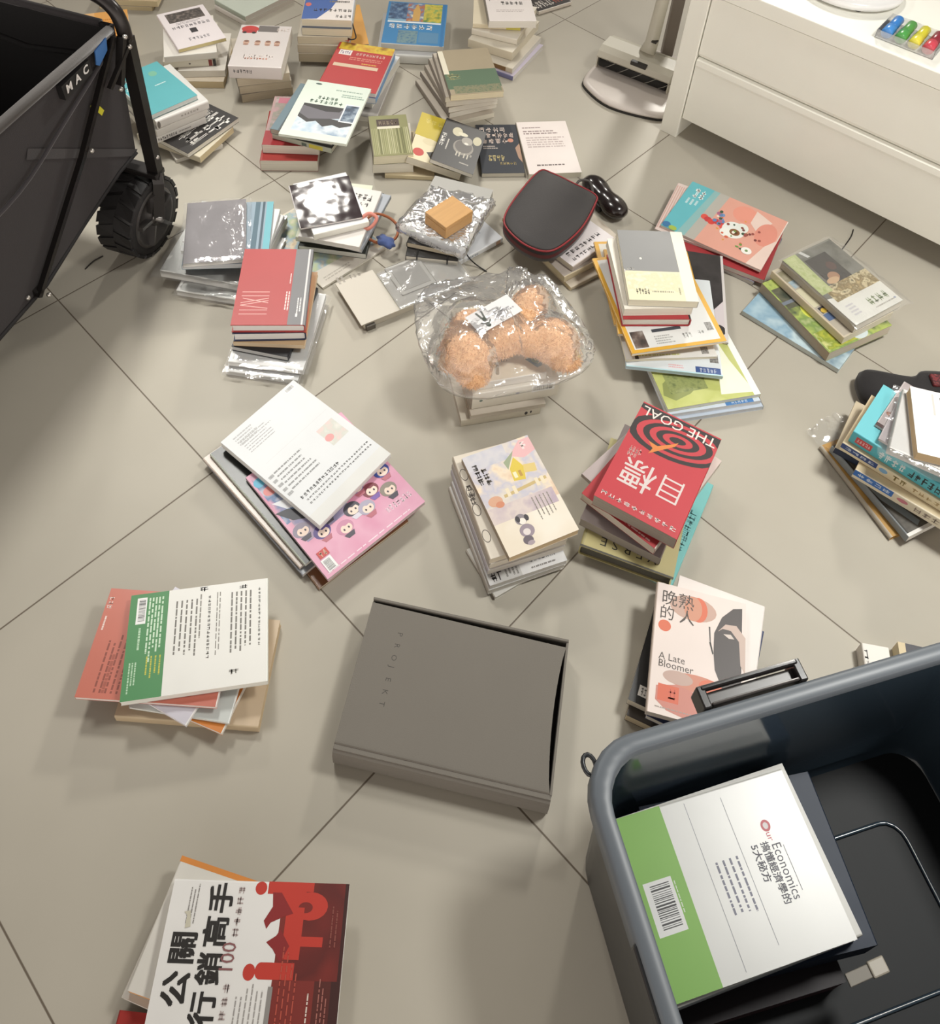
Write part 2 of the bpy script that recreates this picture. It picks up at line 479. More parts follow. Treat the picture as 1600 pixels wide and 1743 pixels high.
def book(key, label, group, kind, W, H, T, x, y, z, rot, sp, up, cov, spc, pg):
    flat = not isinstance(rot, tuple)
    root = thing(kind, label, CAT.get(kind, 'book'), (x, y, z), math.radians(rot) if flat else 0, group)
    if not flat: root.rotation_euler = [math.radians(a_) for a_ in rot]
    hard = kind == 'hardcover_book'
    bw, bl = (W, H) if sp in 'LR' else (H, W)
    ang = {'L': 0, 'R': PI, 'T': -PI / 2, 'B': PI / 2}[sp]
    R = Matrix.Rotation(ang, 4, 'Z')
    C = lambda p: R @ Vector(p)
    rough = 0.32 if kind == 'magazine' else 0.42
    if key == 'k16a': cm = M(cov, 0.07, 'crumple', dist=0.003, bscale=12)
    elif kind == 'folder': cm = M(cov, 0.42, 'crumple', dist=0.004, bscale=9, spec=0.2)
    else: cm = M(cov, rough)
    sm = M(spc or cov, rough)
    pm = M(pg or '#f2ecdc', 0.75, 'pages')
    t = 0.0024 if hard else (0.0006 if T > 0.011 else 0.0004)
    if kind == 'notebook': t = 0.0016
    ov = 0.003 if hard else 0.0004
    # cover: a U-shaped shell, profile in (x, z) from the bottom fore-edge round the spine to the top fore-edge
    mb = MB()
    rr = min(T * 0.42, 0.006 if hard else 0.0022)
    outer = [(bw / 2, 0.0)]
    def arc(cx, cz, a0, a1, rad, n=4):
        return [(cx + rad * math.cos(math.radians(a0 + (a1 - a0) * k / n)), cz + rad * math.sin(math.radians(a0 + (a1 - a0) * k / n))) for k in range(n + 1)]
    outer += arc(-bw / 2 + rr, rr, 270, 180, rr)
    outer += arc(-bw / 2 + rr, T - rr, 180, 90, rr)
    outer += [(bw / 2, T)]
    ri = max(rr - t, 0.0002)
    inner = [(bw / 2, t)] + arc(-bw / 2 + t + ri, t + ri, 270, 180, ri) + arc(-bw / 2 + t + ri, T - t - ri, 180, 90, ri) + [(bw / 2, T - t)]
    n = len(outer)
    def ring(yy):
        return [C((p[0], yy, p[1])) for p in outer] + [C((p[0], yy, p[1])) for p in inner]
    A, B = ring(-bl / 2), ring(bl / 2)
    V = A + B; m = 2 * n
    spf, cvf = [], []
    for i in range(n - 1):
        q = [i + 1, i, m + i, m + i + 1]
        (spf if 1 <= i <= n - 3 else cvf).append(q)
        cvf.append([n + i, n + i + 1, m + n + i + 1, m + n + i])
        cvf.append([i, i + 1, n + i + 1, n + i]); cvf.append([m + i + 1, m + i, m + n + i, m + n + i + 1])
    cvf.append([0, n, m + n, m]); cvf.append([n - 1, m + n - 1, m + 2 * n - 1, 2 * n - 1])
    mb.add(V, cvf, cm); mb.add(V, spf, sm, True)
    if key in ART:
        ex, ey = {'T': ((1, 0, 0), (0, 1, 0)), 'B': ((-1, 0, 0), (0, -1, 0)), 'L': ((0, 1, 0), (-1, 0, 0)), 'R': ((0, -1, 0), (1, 0, 0))}[up]
        aw, ah = (W, H) if up in 'TB' else (H, W)
        o = Vector((0, 0, T)) - Vector(ex) * aw / 2 - Vector(ey) * ah / 2
        ART[key](Art(mb, o, ex, ey, (0, 0, 1), aw, ah, seed=len(key) * 7 + int(x * 1000)))
    if key in SPINE:
        o = C((-bw / 2, bl / 2, 0)); ex = R.to_3x3() @ Vector((0, -1, 0)); nz = R.to_3x3() @ Vector((-1, 0, 0))
        SPINE[key](Art(mb, o, ex, (0, 0, 1), nz, bl, T, seed=5 + int(y * 1000)))
    mb.build('cover', root)
    # page block
    pb = MB()
    xi = -bw / 2 + t + (0.001 if hard else 0.0003)
    xo = bw / 2 - ov; yl = bl / 2 - ov
    z0, z1 = t, T - t
    ns = 6
    rings = []
    for sgn in (-1, 1):
        prof = [(xi, z0)] + [(xo - 0.0008 * math.sin(PI * k / ns), z0 + (z1 - z0) * k / ns) for k in range(ns + 1)] + [(xi, z1)]
        rings.append([C((p[0], sgn * yl, p[1])) for p in prof])
    pb.loft(rings, pm, smooth=False)
    pb.build('pages', root)
    if key in WRAPS:
        wrap_mesh(W, H, T, int(abs(x) * 1e4), **WRAPS[key]).build('plastic_wrap', root)
    if key == 'k18d':
        e = MB()
        for s_ in (-.28, .3):
            e.tube(rect_loop(-W / 2 - .001, -.001, W / 2 + .001, T + .001, s_ * W), 0.0018, M('#1a1918', 0.7), n=6, closed=True)
        e.build('elastic_band', root)
    return root
def rect_loop(a0, z0, a1, z1, x):
    L_ = 0.0955
    return [(x, -L_, z0), (x, L_, z0), (x, L_, z1), (x, -L_, z1)]

K = '#26221f'
@art('k1b')
def _(a): a.r(.0, .0, .3, 1, '#f4c487'); a.l(.4, .2, .9, .8, 7, '#d98d3a')
@art('k3a')
def _(a):
    a.n(.14, .68, .9, .94, '#3c3633 #5b534e #8a7d74', 90); a.g(.12, .5, .92, .58, 9, '#8a8488'); a.l(.25, .6, .8, .66, 2, '#a8a2a4')
    a.r(.44, .33, .58, .45, '#3a3638'); a.g(.3, .14, .75, .22, 6, '#b3adb0')
@art('k4a')
def _(a):
    a.r(.36, .84, .76, .99, '#6f6965'); a.e(.2, .9, .17, .08, '#c43a35'); a.r(.06, .8, .34, .87, '#b23230'); a.e(.11, .81, .04, .025, K); a.e(.29, .81, .04, .025, K)
    for i, q in enumerate((.2, .42, .62, .8)):
        a.e(q, .57, .06, .045, '#c9a48e'); a.e(q, .6, .05, .025, '#8a6452'); a.e(q, .52, .055, .02, '#a97f6b')
    a.g(.22, .2, .8, .29, 6, '#f3e7e0'); a.g(.25, .17, .7, .21, 8, '#d68a6d'); a.g(.72, .86, .98, .95, 4, '#e9dbd2')
@spine('k4a')
def _(a): a.g(.08, .45, .45, .75, 6, '#5a5552')
@art('k6a')
def _(a): a.p(((0, .0), (.3, .02), (.55, .3), (.85, 1), (0, 1)), '#3f62a6'); a.e(.08, .4, .06, .05, '#d36a5e'); a.l(.5, .45, .98, .95, 5, '#7b7470'); a.g(.2, .22, .98, .3, 8, '#4a4644'); a.g(.66, .06, .98, .14, 4, '#5b5653')
@art('k7a')
def _(a):
    a.r(.04, .52, .92, .98, '#8fb7cf'); a.n(.04, .58, .34, .98, '#2c3a5a #4f6d92 #8aa4b8', 55); a.n(.34, .54, .62, .98, '#c9a070 #b46a4c #6f8fb0 #e3d9c0', 40)
    a.n(.62, .54, .92, .98, '#5b8a45 #d7c24a #7fa860', 40); a.p(((.44, .55), (.56, .55), (.56, .8), (.5, .98), (.44, .8)), '#d2a75e')
    a.r(.04, .5, .92, .53, '#eef2f2'); a.g(.06, .36, .8, .47, 6, '#f2f4f2'); a.n(.24, .03, .56, .32, '#56809c #7d9a9c #3f6f98', 60); a.r(.58, .06, .9, .3, '#5b8db2')
    a.r(.93, 0, .98, 1, '#3579b0')
@art('k8a')
def _(a): a.g(.05, .78, .42, .96, 4, '#e6f2f0'); a.g(.05, .6, .4, .72, 5, '#d7ece9'); a.g(.06, .5, .35, .56, 6, '#cfe6e2'); a.l(.55, .5, .78, .54, 1, '#d7ece9'); a.e(.72, .78, .08, .06, '#7ab79c')
@art('k8e')
def _(a):
    a.g(.03, .08, .5, .5, 3, '#e9e6e0'); a.g(.08, .52, .5, .85, 3, '#dedad4'); a.e(.66, .64, .08, .12, '#c23c38'); a.g(.5, .1, .95, .3, 6, '#cfcac4'); a.l(.72, .5, .98, .9, 4, '#b8b2ac')
@spine('k8d')
def _(a): a.g(.05, .25, .42, .75, 9, '#3b3734'); a.l(.46, .3, .75, .7, 1, '#a09a94')
@spine('k8b')
def _(a): a.g(.45, .4, .8, .65, 6, '#a8a29a'); a.e(.04, .5, .03, .4, '#7f7972')
@spine('k9d')
def _(a): a.r(.62, .1, .85, .9, '#d8c94a'); a.r(.5, .15, .58, .8, '#5c6a62')
@art('k9e')
def _(a): a.r(0, 0, 1, .28, '#a3262c'); a.n(.05, .3, .95, .98, '#b58f92 #8c8a7c #c9a8ac', 30); a.r(.1, .85, .5, .97, '#b86a7a')
@art('k9c')
def _(a): a.r(.0, 0, .12, 1, '#6a8089'); a.n(.14, .02, .9, .98, '#3a3a3b #524c48 #6b6057', 50)
@art('k9g')
def _(a):
    a.n(.04, .84, 1, 1, '#c77a2a #e0c23e #7a3a20', 22); a.r(.08, .72, .3, .83, '#ece4de'); a.g(.1, .74, .28, .81, 5, '#8b6f9a'); a.g(.38, .74, .9, .8, 9, '#f0cfc0'); a.l(.3, .62, .95, .7, 2, '#d98a78'); a.r(.08, .46, .86, .53, '#dcc4a8'); a.l(.55, .55, .9, .59, 1, '#e0b050')
@art('k9a')
def _(a):
    a.r(0, 0, 1, 1, '#dfe9dc'); a.n(.13, .1, .95, .55, '#b9cfe0 #dfe8ec #8fa6bf', 26); a.p(((.13, .56), (.76, .56), (.76, .4), (.6, .36), (.4, .33), (.25, .3), (.13, .36)), '#6d6a70')
    a.p(((.13, .58), (.74, .58), (.7, .5), (.5, .48), (.13, .54)), '#2f2c2c'); a.p(((.13, .34), (.3, .26), (.42, .3), (.55, .22), (.68, .27), (.8, .24), (.95, .3), (.95, .34), (.6, .37), (.3, .32), (.13, .4)), '#3c3a3a')
    a.r(.74, .34, .96, .66, '#e9eef0'); a.n(.76, .36, .95, .64, '#2c2e34 #4f6076 #a9b9c6', 40); a.g(.28, .68, .6, .74, 5, '#4a6a50'); a.g(.18, .61, .7, .67, 7, '#5e7a62'); a.l(.5, .86, .95, .9, 1, '#9ab0a0'); a.l(.62, .76, .98, .83, 2, '#8fa898'); a.e(.2, .95, .05, .015, '#33504a')
@art('k10a')
def _(a): a.r(0, .12, 1, .52, '#5a7258'); a.n(.1, .02, .98, .18, '#5a7258 #8a8566 #5f735a', 90); a.g(.02, .32, .3, .46, 3, '#a9a87a', True); a.r(-.0, .45, .1, .98, '#e9e2cc')
@art('k11c')
def _(a):
    rn = random.Random(3)
    for i in range(22): a.r(.04 + i * .043, .04, .05 + i * .043 + rn.uniform(0, .02), .68, rn.choice(('#c2bf96', '#6c6c40', '#a9a878')))
    a.r(.2, .72, .78, .9, '#4a3a30'); a.r(.2, .66, .78, .72, '#e2dcc4'); a.g(.24, .76, .74, .86, 5, '#9a8a74')
@art('k11d')
def _(a): a.p(((0, .5), (.6, .46), (1, .6), (1, 1), (0, 1)), '#c9b43c'); a.g(.1, .8, .7, .9, 5, '#e0cf70'); a.e(.16, .16, .1, .08, '#c4453c'); a.e(.3, .42, .13, .07, '#e0d2ab'); a.p(((.45, .1), (.7, .5), (.75, .45), (.6, .1)), '#4a443e'); a.p(((.3, .2), (.5, .28), (.55, .12), (.4, .1)), '#38332e')
@art('k11e')
def _(a):
    a.e(.6, .48, .24, .17, '#8b857c'); a.e(.6, .5, .2, .14, '#5e5954'); a.e(.36, .78, .12, .1, '#c9c2a4'); a.e(.86, .72, .1, .1, '#c3bc9e'); a.e(.5, .76, .12, .04, '#d8d2b8'); a.e(.64, .64, .13, .09, '#a09a90'); a.e(.64, .58, .05, .025, '#e0dcd0')
    a.g(.04, .36, .16, .66, 4, '#efece4', True); a.l(.2, .3, .26, .55, 1, '#cfcac0', True)
    for q in (.48, .55, .66, .74): a.r(q, .26, q + .03, .36, '#b9b3a4')
    a.l(.62, .12, .85, .17, 1, '#a8a298'); a.l(.8, .3, .85, .4, 1, '#a8a298')
@art('k11f')
def _(a):
    a.g(.06, .84, .72, .94, 4, '#e9d9cf'); a.g(.08, .72, .9, .82, 6, '#e6d2c6'); a.g(.08, .6, .75, .7, 4, '#e6d2c6'); a.e(.8, .66, .07, .04, '#c98a72'); a.l(.12, .48, .5, .56, 2, '#b5a9a0'); a.g(.2, .24, .6, .36, 4, '#d8c68c'); a.g(.45, .16, .85, .22, 5, '#b9a46a'); a.p(((.88, .5), (1, .6), (1, .2), (.92, .3)), '#b08c74')
@art('k11g')
def _(a): a.l(.1, .86, .5, .9, 1, '#a08c88'); a.l(.1, .74, .9, .83, 2, '#9a8784'); a.l(.12, .48, .92, .7, 5, '#c4b3ae'); a.l(.2, .13, .8, .18, 1, '#6a5c58')
@art('k12a')
def _(a): a.g(.35, .6, .6, .72, 2, '#4a4644'); a.g(.32, .46, .8, .56, 5, '#3f3b39'); a.l(.08, .5, .12, .8, 1, '#8a8480', True); a.l(.2, .25, .9, .33, 2, '#cbbfbb')
@art('k13a')
def _(a): a.p(((0, .5), (.6, .6), (1, .4), (1, 1), (0, 1)), '#c98a5e'); a.g(.05, .08, .6, .3, 6, '#efe6dc'); a.g(.6, .1, .95, .3, 4, '#b85a44')
@spine('k3c')
def _(a): a.e(.5, .5, .02, .12, '#6a6460'); a.r(.86, .05, .93, .95, '#8a3a34'); a.r(.94, .0, 1, 1, '#33302e')
@spine('k12e')
def _(a): a.r(.55, .1, .85, .9, '#8a6a44'); a.r(.3, .2, .45, .8, '#e9e2d0')
@spine('k12b')
def _(a): a.r(.7, .05, 1, .95, '#d9cf62')
@art('k14b')
def _(a): a.r(.78, 0, .84, 1, '#4f6a78'); a.r(.87, 0, .9, 1, '#3c5260'); a.r(.92, 0, 1, 1, '#6fb4bf')
@art('k14c')
def _(a): a.e(.9, .8, .02, .03, K); a.e(.95, .8, .012, .02, K)
@art('k15a')
def _(a):
    a.r(.755, 0, 1, 1, '#7a797b'); a.r(.94, 0, .965, 1, '#d9d6d4')
    w_ = '#e6b0a8'
    for v in (.13, .18, .36, .41): a.r(.08, v, .46, v + .008, w_)
    for p0, p1 in (((.08, .24), (.46, .2)), ((.08, .24), (.46, .3)), ((.08, .27), (.46, .33)), ((.1, .33), (.46, .27))):
        a.p((p0, (p0[0], p0[1] + .009), (p1[0], p1[1] + .009), p1), w_)
    a.l(.68, .1, .75, .42, 2, '#efd9d4', True); a.l(.71, .52, .74, .66, 1, '#efd9d4', True); a.l(.85, .12, .92, .34, 2, '#e4e2e0', True); a.r(.85, .1, .88, .14, '#e4e2e0')
@art('k15b')
def _(a): a.r(.72, 0, 1, 1, '#e0673d')
@spine('k15b')
def _(a): a.r(0, 0, .02, 1, '#2b3350')
@art('k15f')
def _(a): a.g(.4, .2, .62, .28, 4, '#5a5a5a')
@art('k15e')
def _(a): a.g(.42, .14, .6, .2, 3, '#5a5a5a'); a.g(.66, .12, .8, .17, 2, '#77746a')
@art('k16g')
def _(a): a.n(.02, .02, .98, .98, '#d9cfb8 #b9c49c #9fb6c4 #e2d2b4 #c9a888', 24); a.p(((.0, .0), (.9, .0), (.85, .16), (.05, .2)), '#d9d2c6'); a.l(.1, .04, .5, .1, 2, '#b9b2a6')
@art('k16c')
def _(a): a.g(.55, .78, .9, .9, 4, '#4a4644'); a.g(.7, .68, .88, .75, 2, '#4a4644'); a.e(.3, .8, .1, .05, '#b9b4b0')
@art('k18e')
def _(a): a.l(.1, .2, .9, .85, 6, '#aab4c2')
@spine('k18e')
def _(a): a.g(.2, .3, .45, .7, 5, '#5a6f8a'); a.r(.85, .1, .95, .9, '#c9a890')
@art('k19b')
def _(a): a.g(.1, .14, .9, .2, 8, '#3a3535'); a.g(.1, .05, .7, .1, 7, '#4a4545'); a.l(.1, .5, .7, .75, 4, '#a79f9f')
@art('k21a')
def _(a):
    a.p(((0, 0), (.16, 0), (.2, .5), (.24, 1), (0, 1)), '#67bcc6'); a.p(((.16, 0), (.24, 0), (.3, 1), (.24, 1), (.2, .5)), '#8fbcbc'); a.p(((.24, 0), (.34, 0), (.4, 1), (.3, 1)), '#b9b5ac')
    a.e(.62, .8, .12, .16, '#ea9c88'); a.p(((.7, .95), (.88, .85), (.78, .6), (.7, .7)), '#ead2c6'); a.e(.88, .6, .1, .22, '#e29482'); a.p(((.85, 0), (1, 0), (1, .6), (.92, .4)), '#ead2c6')
    a.g(.07, .72, .2, .92, 2, '#eef4f2'); a.l(.05, .55, .18, .68, 3, '#cfe8ea', True)
    rn = random.Random(8)
    for i in range(7): a.e(.3 + .05 * i * .8, .5 + rn.uniform(-.08, .12), .035, .05, rn.choice(('#d8443c', '#e0564a', '#c93a40')))
    for i in range(8): a.e(.42 + rn.uniform(-.03, .06), .55 + rn.uniform(-.12, .1), .02, .03, rn.choice(('#5f86b8', '#7a9ac4', '#b06a86')))
    a.e(.6, .45, .11, .15, '#eef0ea'); a.e(.55, .36, .06, .08, '#f2f2ea'); a.e(.66, .54, .06, .09, '#e9ece4'); a.e(.62, .42, .05, .06, '#8a5a34'); a.e(.62, .42, .03, .035, '#5c3a24')
    for i in range(26): a.e(.58 + rn.uniform(-.18, .18), .45 + rn.uniform(-.26, .24), rn.uniform(.008, .02), rn.uniform(.012, .028), rn.choice(('#6f9a4a', '#e2a23c', '#8a4436', '#f0ece0', '#3f5a44', '#d86a4a')))
    for i in range(9): a.e(.78 + rn.uniform(-.1, .08), .42 + rn.uniform(-.06, .2), .014, .02, rn.choice(('#7a3c3a', '#a0524a')))
    a.e(.8, .2, .05, .06, '#f4f2ea'); a.e(.8, .2, .015, .02, '#7d9a64'); a.e(.04, .06, .04, .05, '#3f78a8'); a.e(.11, .04, .04, .04, '#a9c050')
@art('k21b')
def _(a):
    for i in range(5): a.r(.01 + i * .022, .05, .02 + i * .022, .95, '#d8b0a4')
@art('k22a')
def _(a):
    a.r(0, 0, .82, .4, '#e9e0bc'); a.r(.82, 0, 1, 1, '#efe8d6'); a.r(0, .38, .02, .42, '#d0ccc2'); a.n(.02, .12, .8, .38, '#e9e0bc #dcd6b0 #efe8cc', 70); a.g(.12, .08, .32, .16, 5, '#4a4740'); a.l(.36, .1, .72, .14, 1, '#a09c84'); a.l(.74, .06, .78, .18, 1, '#8c886e', True); a.e(.28, .58, .02, .015, '#e4e0d8'); a.g(.04, .41, .16, .45, 3, '#c9c6be')
@art('k22d')
def _(a):
    a.r(.045, .03, .95, .97, '#dfdfdc'); a.n(.06, .04, .2, .2, '#3c3430 #6a5a52 #a09890', 40); a.r(.29, .17, .6, .2, '#3c4048'); a.l(.29, .05, .5, .14, 4, '#a8a8a4'); a.g(.58, .08, .68, .13, 3, '#b0b0ac'); a.g(.75, .1, .82, .13, 2, '#a6a6a2'); a.n(.86, .12, .93, .2, '#55524e #a8a6a2 #6b6864', 220)
@art('k22e')
def _(a): a.r(.05, .03, .95, .97, '#dfdcd4')
@art('k22f')
def _(a): a.r(.05, .03, .95, .97, '#d8d2c6')
@art('k22g')
def _(a): a.n(.84, .03, .92, .1, '#55524e #a8a6a2 #6b6864', 220); a.r(.1, .0, .14, .14, '#4a4642'); a.l(.14, .02, .6, .05, 1, '#c9cc8a')
@art('k22h')
def _(a): a.r(.72, .01, .98, .07, '#3b5690'); a.g(.76, .02, .94, .06, 5, '#d4dcec'); a.l(.44, .03, .62, .07, 2, '#e0a8ac'); a.n(.88, .12, .97, .2, '#55524e #a8a6a2', 220); a.r(.0, 0, 1, .012, '#bfe0e8')
@art('k22i')
def _(a): a.n(0, .3, .97, 1, '#2b2828 #3a3636 #1f1d1d', 14); a.p(((.5, 0), (.97, 0), (.97, .45), (.8, .28)), '#cfc6c8'); a.e(.9, .12, .08, .06, '#2e2a2a'); a.r(.97, 0, 1, 1, '#d4cfcc')
@art('k22j')
def _(a):
    a.n(0, .0, .93, 1, '#c6cb7e #b9bf6a #d3d692', 12); a.p(((.02, .12), (.06, .22), (.22, .3), (.5, .42), (.75, .62), (.78, .52), (.66, .36), (.5, .2), (.3, .1), (.12, .06)), '#8d9556'); a.n(.1, .12, .5, .3, '#7f8850 #98a062 #6f7a48', 80)
    a.e(.6, .48, .22, .1, '#cfd3a8'); a.p(((.6, .05), (.68, .24), (.75, .3), (.72, .6), (.82, .6), (.86, .34), (.93, .1), (.93, .03)), '#eef0da'); a.p(((.64, .26), (.72, .28), (.7, .33), (.62, .3)), '#f2f3e6'); a.r(.93, 0, 1, 1, '#eef1ea')
@art('k22k')
def _(a): a.r(.62, .0, .92, .035, '#4c86c6'); a.g(.68, .006, .86, .03, 5, '#dbe8f4')
@art('k23a')
def _(a):
    # reading frame: u along the short side, v towards the white title band
    a.n(0, 0, 1, 1, '#4a4a42 #77756a #8d8c84', 20)
    a.r(0, .72, 1, 1, '#e9e6de') if 0 else None
    a.r(0, .0, 1, .02, '#8a8a80'); a.p(((.0, .66), (.5, .7), (1, .62), (1, 1), (0, 1)), '#eceae2')
    a.n(.0, .5, .9, .7, '#c9b07c #8a7648 #e6d6ac #5c5230', 60); a.r(.28, .12, .72, .5, '#3a342e'); a.e(.55, .42, .1, .06, '#b88c6a'); a.e(.62, .46, .12, .04, '#d8b48c'); a.e(.42, .3, .08, .06, '#5a3a30')
    a.p(((.74, .0), (1, .0), (1, .56), (.78, .56)), '#c3cc90'); a.n(.8, .02, .98, .54, '#b4c078 #d3d8a4 #a9b868', 40); a.p(((.62, .0), (.68, .0), (.62, .1), (.56, .1)), '#e0e0dc')
    a.g(.1, .8, .5, .9, 4, '#8fa070'); a.l(.08, .92, .5, .95, 1, '#b0aaa0'); a.l(.72, .76, .9, .92, 4, '#d0ccd0'); a.e(.06, .93, .02, .012, '#a0a8c0')
@art('k23b')
def _(a):
    a.r(.03, .02, .98, .24, '#b9b0a0'); a.n(.05, .03, .2, .22, '#8d866c #a9a28c #6c7468', 30); a.n(.2, .05, .3, .22, '#b9c9d0 #9ab0bc #d4d8d4', 30); a.r(.32, .03, .58, .23, '#d9d3b4'); a.r(.6, .06, .68, .22, '#3a3a44'); a.e(.65, .12, .03, .05, '#d9b84a'); a.r(.69, .04, .78, .18, '#5a6f94'); a.p(((.6, .22), (.64, .3), (.68, .22)), '#2f3440')
@art('k23c')
def _(a):
    a.n(0, 0, 1, 1, '#8fae5c #56614a #b5c46a #7f9a54 #cfd0a0', 16); a.n(.12, .02, .4, .3, '#4f5044 #6b6a58 #3c4438', 24); a.e(.5, .22, .1, .08, '#d8de5a'); a.n(.75, .02, .98, .5, '#c3c24a #8a9a3a #e2e09a', 50); a.e(.92, .55, .08, .12, '#d3dfe2'); a.p(((.3, 0), (.34, 0), (.34, .4), (.3, .4)), '#7c8490')
@art('k23d')
def _(a): a.n(0, 0, 1, 1, '#b3cdd8 #8fb0c4 #c9dde2 #7f98a8', 14)
@spine('k24d')
def _(a): a.r(.05, .25, .2, .75, '#d4484a'); a.g(.06, .35, .19, .65, 5, '#f2d0d0'); a.g(.26, .2, .52, .8, 4, '#e6f4f4'); a.g(.54, .2, .9, .8, 6, '#2f3c40')
@spine('k24e')
def _(a): a.r(0, .35, .34, .95, '#2f4a86'); a.g(.03, .5, .32, .8, 4, '#cfdcf0'); a.e(.4, .6, .04, .25, '#8ab8dc'); a.g(.48, .3, .62, .85, 2, '#8a7a44'); a.g(.66, .35, .92, .75, 4, '#b9a070')
@spine('k24f')
def _(a): a.r(0, .35, .36, .98, '#2f6fc0'); a.g(.03, .5, .34, .85, 4, '#d8e8f8'); a.e(.45, .6, .05, .2, '#d0808c'); a.g(.55, .3, .95, .8, 5, '#9a8a7c')
@spine('k24g')
def _(a): a.r(0, .1, .9, .9, '#27344f')
@art('k24h')
def _(a): a.n(0, .04, .97, 1, '#2e2b27 #4a4640 #6a665e', 26); a.p(((.35, .0), (.62, .04), (.95, .22), (.92, .3), (.55, .12)), '#8e979a'); a.p(((.97, 0), (1, 0), (1, 1), (.97, 1)), '#e9e6e0')
@art('k24c2')
def _(a): a.e(.12, .3, .1, .06, '#8a5a44'); a.e(.1, .55, .07, .05, '#6a8a90'); a.r(.0, .0, .14, .06, '#4a3230'); a.e(.1, .75, .08, .06, '#4c8a8c')
@art('k24a')
def _(a): a.r(.18, .62, .2, .95, '#cdcac4'); a.g(.24, .82, .38, .92, 2, '#77746f'); a.g(.24, .72, .38, .8, 2, '#77746f'); a.e(.33, .6, .03, .035, '#4a4744')
@art('k25a')
def _(a): a.p(((.8, .34), (.97, .22), (.98, .1), (.9, .08), (.78, .2)), '#3f6f84'); a.p(((.74, .3), (.86, .34), (.96, .3), (.86, .24)), '#4f8aa0'); a.p(((.84, .26), (.96, .22), (.93, .12), (.86, .16)), '#7f9a70'); a.p(((.76, .22), (.84, .26), (.82, .2)), '#e9f0ee'); a.l(.3, .2, .6, .26, 1, '#b9ab90'); a.e(.2, .14, .1, .05, '#9fc4d4')
@spine('k25b')
def _(a): a.bar(.68, .5, .95, .95); a.e(.52, .62, .022, .07, '#7f86b0'); a.e(.1, .5, .02, .07, '#7a8a80'); a.l(.3, .52, .45, .62, 1, '#b0b298'); a.l(.16, .48, .24, .56, 1, '#c4bfae')
@art('k25b')
def _(a): a.e(.97, .42, .06, .12, '#4a5f5c'); a.e(.96, .42, .045, .095, '#e4ddce')
@spine('k25d')
def _(a): a.e(.82, .5, .02, .25, K); a.e(.88, .6, .012, .2, K)
@spine('k25c')
def _(a): a.r(.1, .1, .3, .9, '#6a4638'); a.r(.4, .2, .44, .8, '#333')if 0 else None
@art('k26a')
def _(a):
    # u from the left corner to the upper corner, v towards the upper left
    a.bar(.83, .94, .96, .985); a.l(.1, .86, .4, .96, 4, '#b8b8b8'); a.l(.12, .76, .5, .9, 6, '#b0b0b0', fill=.35); a.r(.12, .62, .96, .623, '#d5d5d5')
    a.n(.7, .36, .92, .54, '#e0ded6 #cfd0c6 #e4c9c4', 50); a.e(.74, .43, .05, .03, '#e09a98'); a.l(.1, .32, .48, .54, 6, '#8e8e8e', fill=.35); a.l(.03, .3, .09, .54, 5, '#a4a4a4')
    a.g(.08, .225, .6, .255, 13, '#5a5a5a'); a.g(.1, .19, .96, .205, 24, '#6e6e6e'); a.g(.1, .155, .96, .17, 24, '#6e6e6e'); a.r(0, 0, 1, .1, '#dcdcd8')
@art('k26b')
def _(a):
    a.n(0, 0, 1, 1, '#dc96b2 #e2a9c0 #d58aa8', 9); a.l(.03, .02, .97, .035, 1, '#f0dde4'); a.g(.7, .1, .96, .15, 7, '#efd8e2')
    rn = random.Random(12)
    a.n(.02, .5, .25, .98, '#a8a2b8 #d8a0b8 #5f7fa8 #c9c4d0', 22); a.n(.06, .3, .5, .56, '#b9a8c0 #8a86a8 #d9b0b4', 24)
    a.p(((.0, .62), (.1, .6), (.22, .52), (.2, .44), (.08, .5)), '#33343c'); a.p(((.03, .7), (.2, .66), (.24, .56), (.1, .6)), '#e4e6ea'); a.e(.09, .8, .06, .04, '#e08a86'); a.e(.06, .9, .05, .04, '#58b4d4')
    faces = [(.2, .3, '#5b4a8a'), (.08, .4, '#8f8698'), (.36, .22, '#c98aa6'), (.5, .3, '#44404c'), (.6, .24, '#a9a4b8'), (.72, .33, '#7c3440'), (.84, .25, '#8d8478'), (.9, .4, '#3a4c9a'), (.3, .4, '#3c3c48'), (.64, .42, '#8a7aa8')]
    for q, v, hc in faces:
        a.e(q, v, .075, .055, hc); a.e(q + .005, v - .012, .05, .036, '#f0d8c8'); a.p(((q - .055, v + .012), (q, v + .04), (q + .058, v + .012), (q + .01, v + .008), (q - .01, v + .02)), hc)
        a.e(q - .018, v - .014, .008, .009, '#3a3340'); a.e(q + .026, v - .014, .008, .009, '#3a3340'); a.p(((q - .05, v - .05), (q + .05, v - .05), (q + .03, v - .085), (q - .03, v - .085)), rn.choice(('#7a5ca8', '#d8d4e0', '#4a4452', '#b86a78')))
    a.r(.05, .14, .14, .195, '#c4413c'); a.g(.06, .145, .13, .19, 2, '#e8c8b0'); a.bar(.04, .03, .13, .13, True)
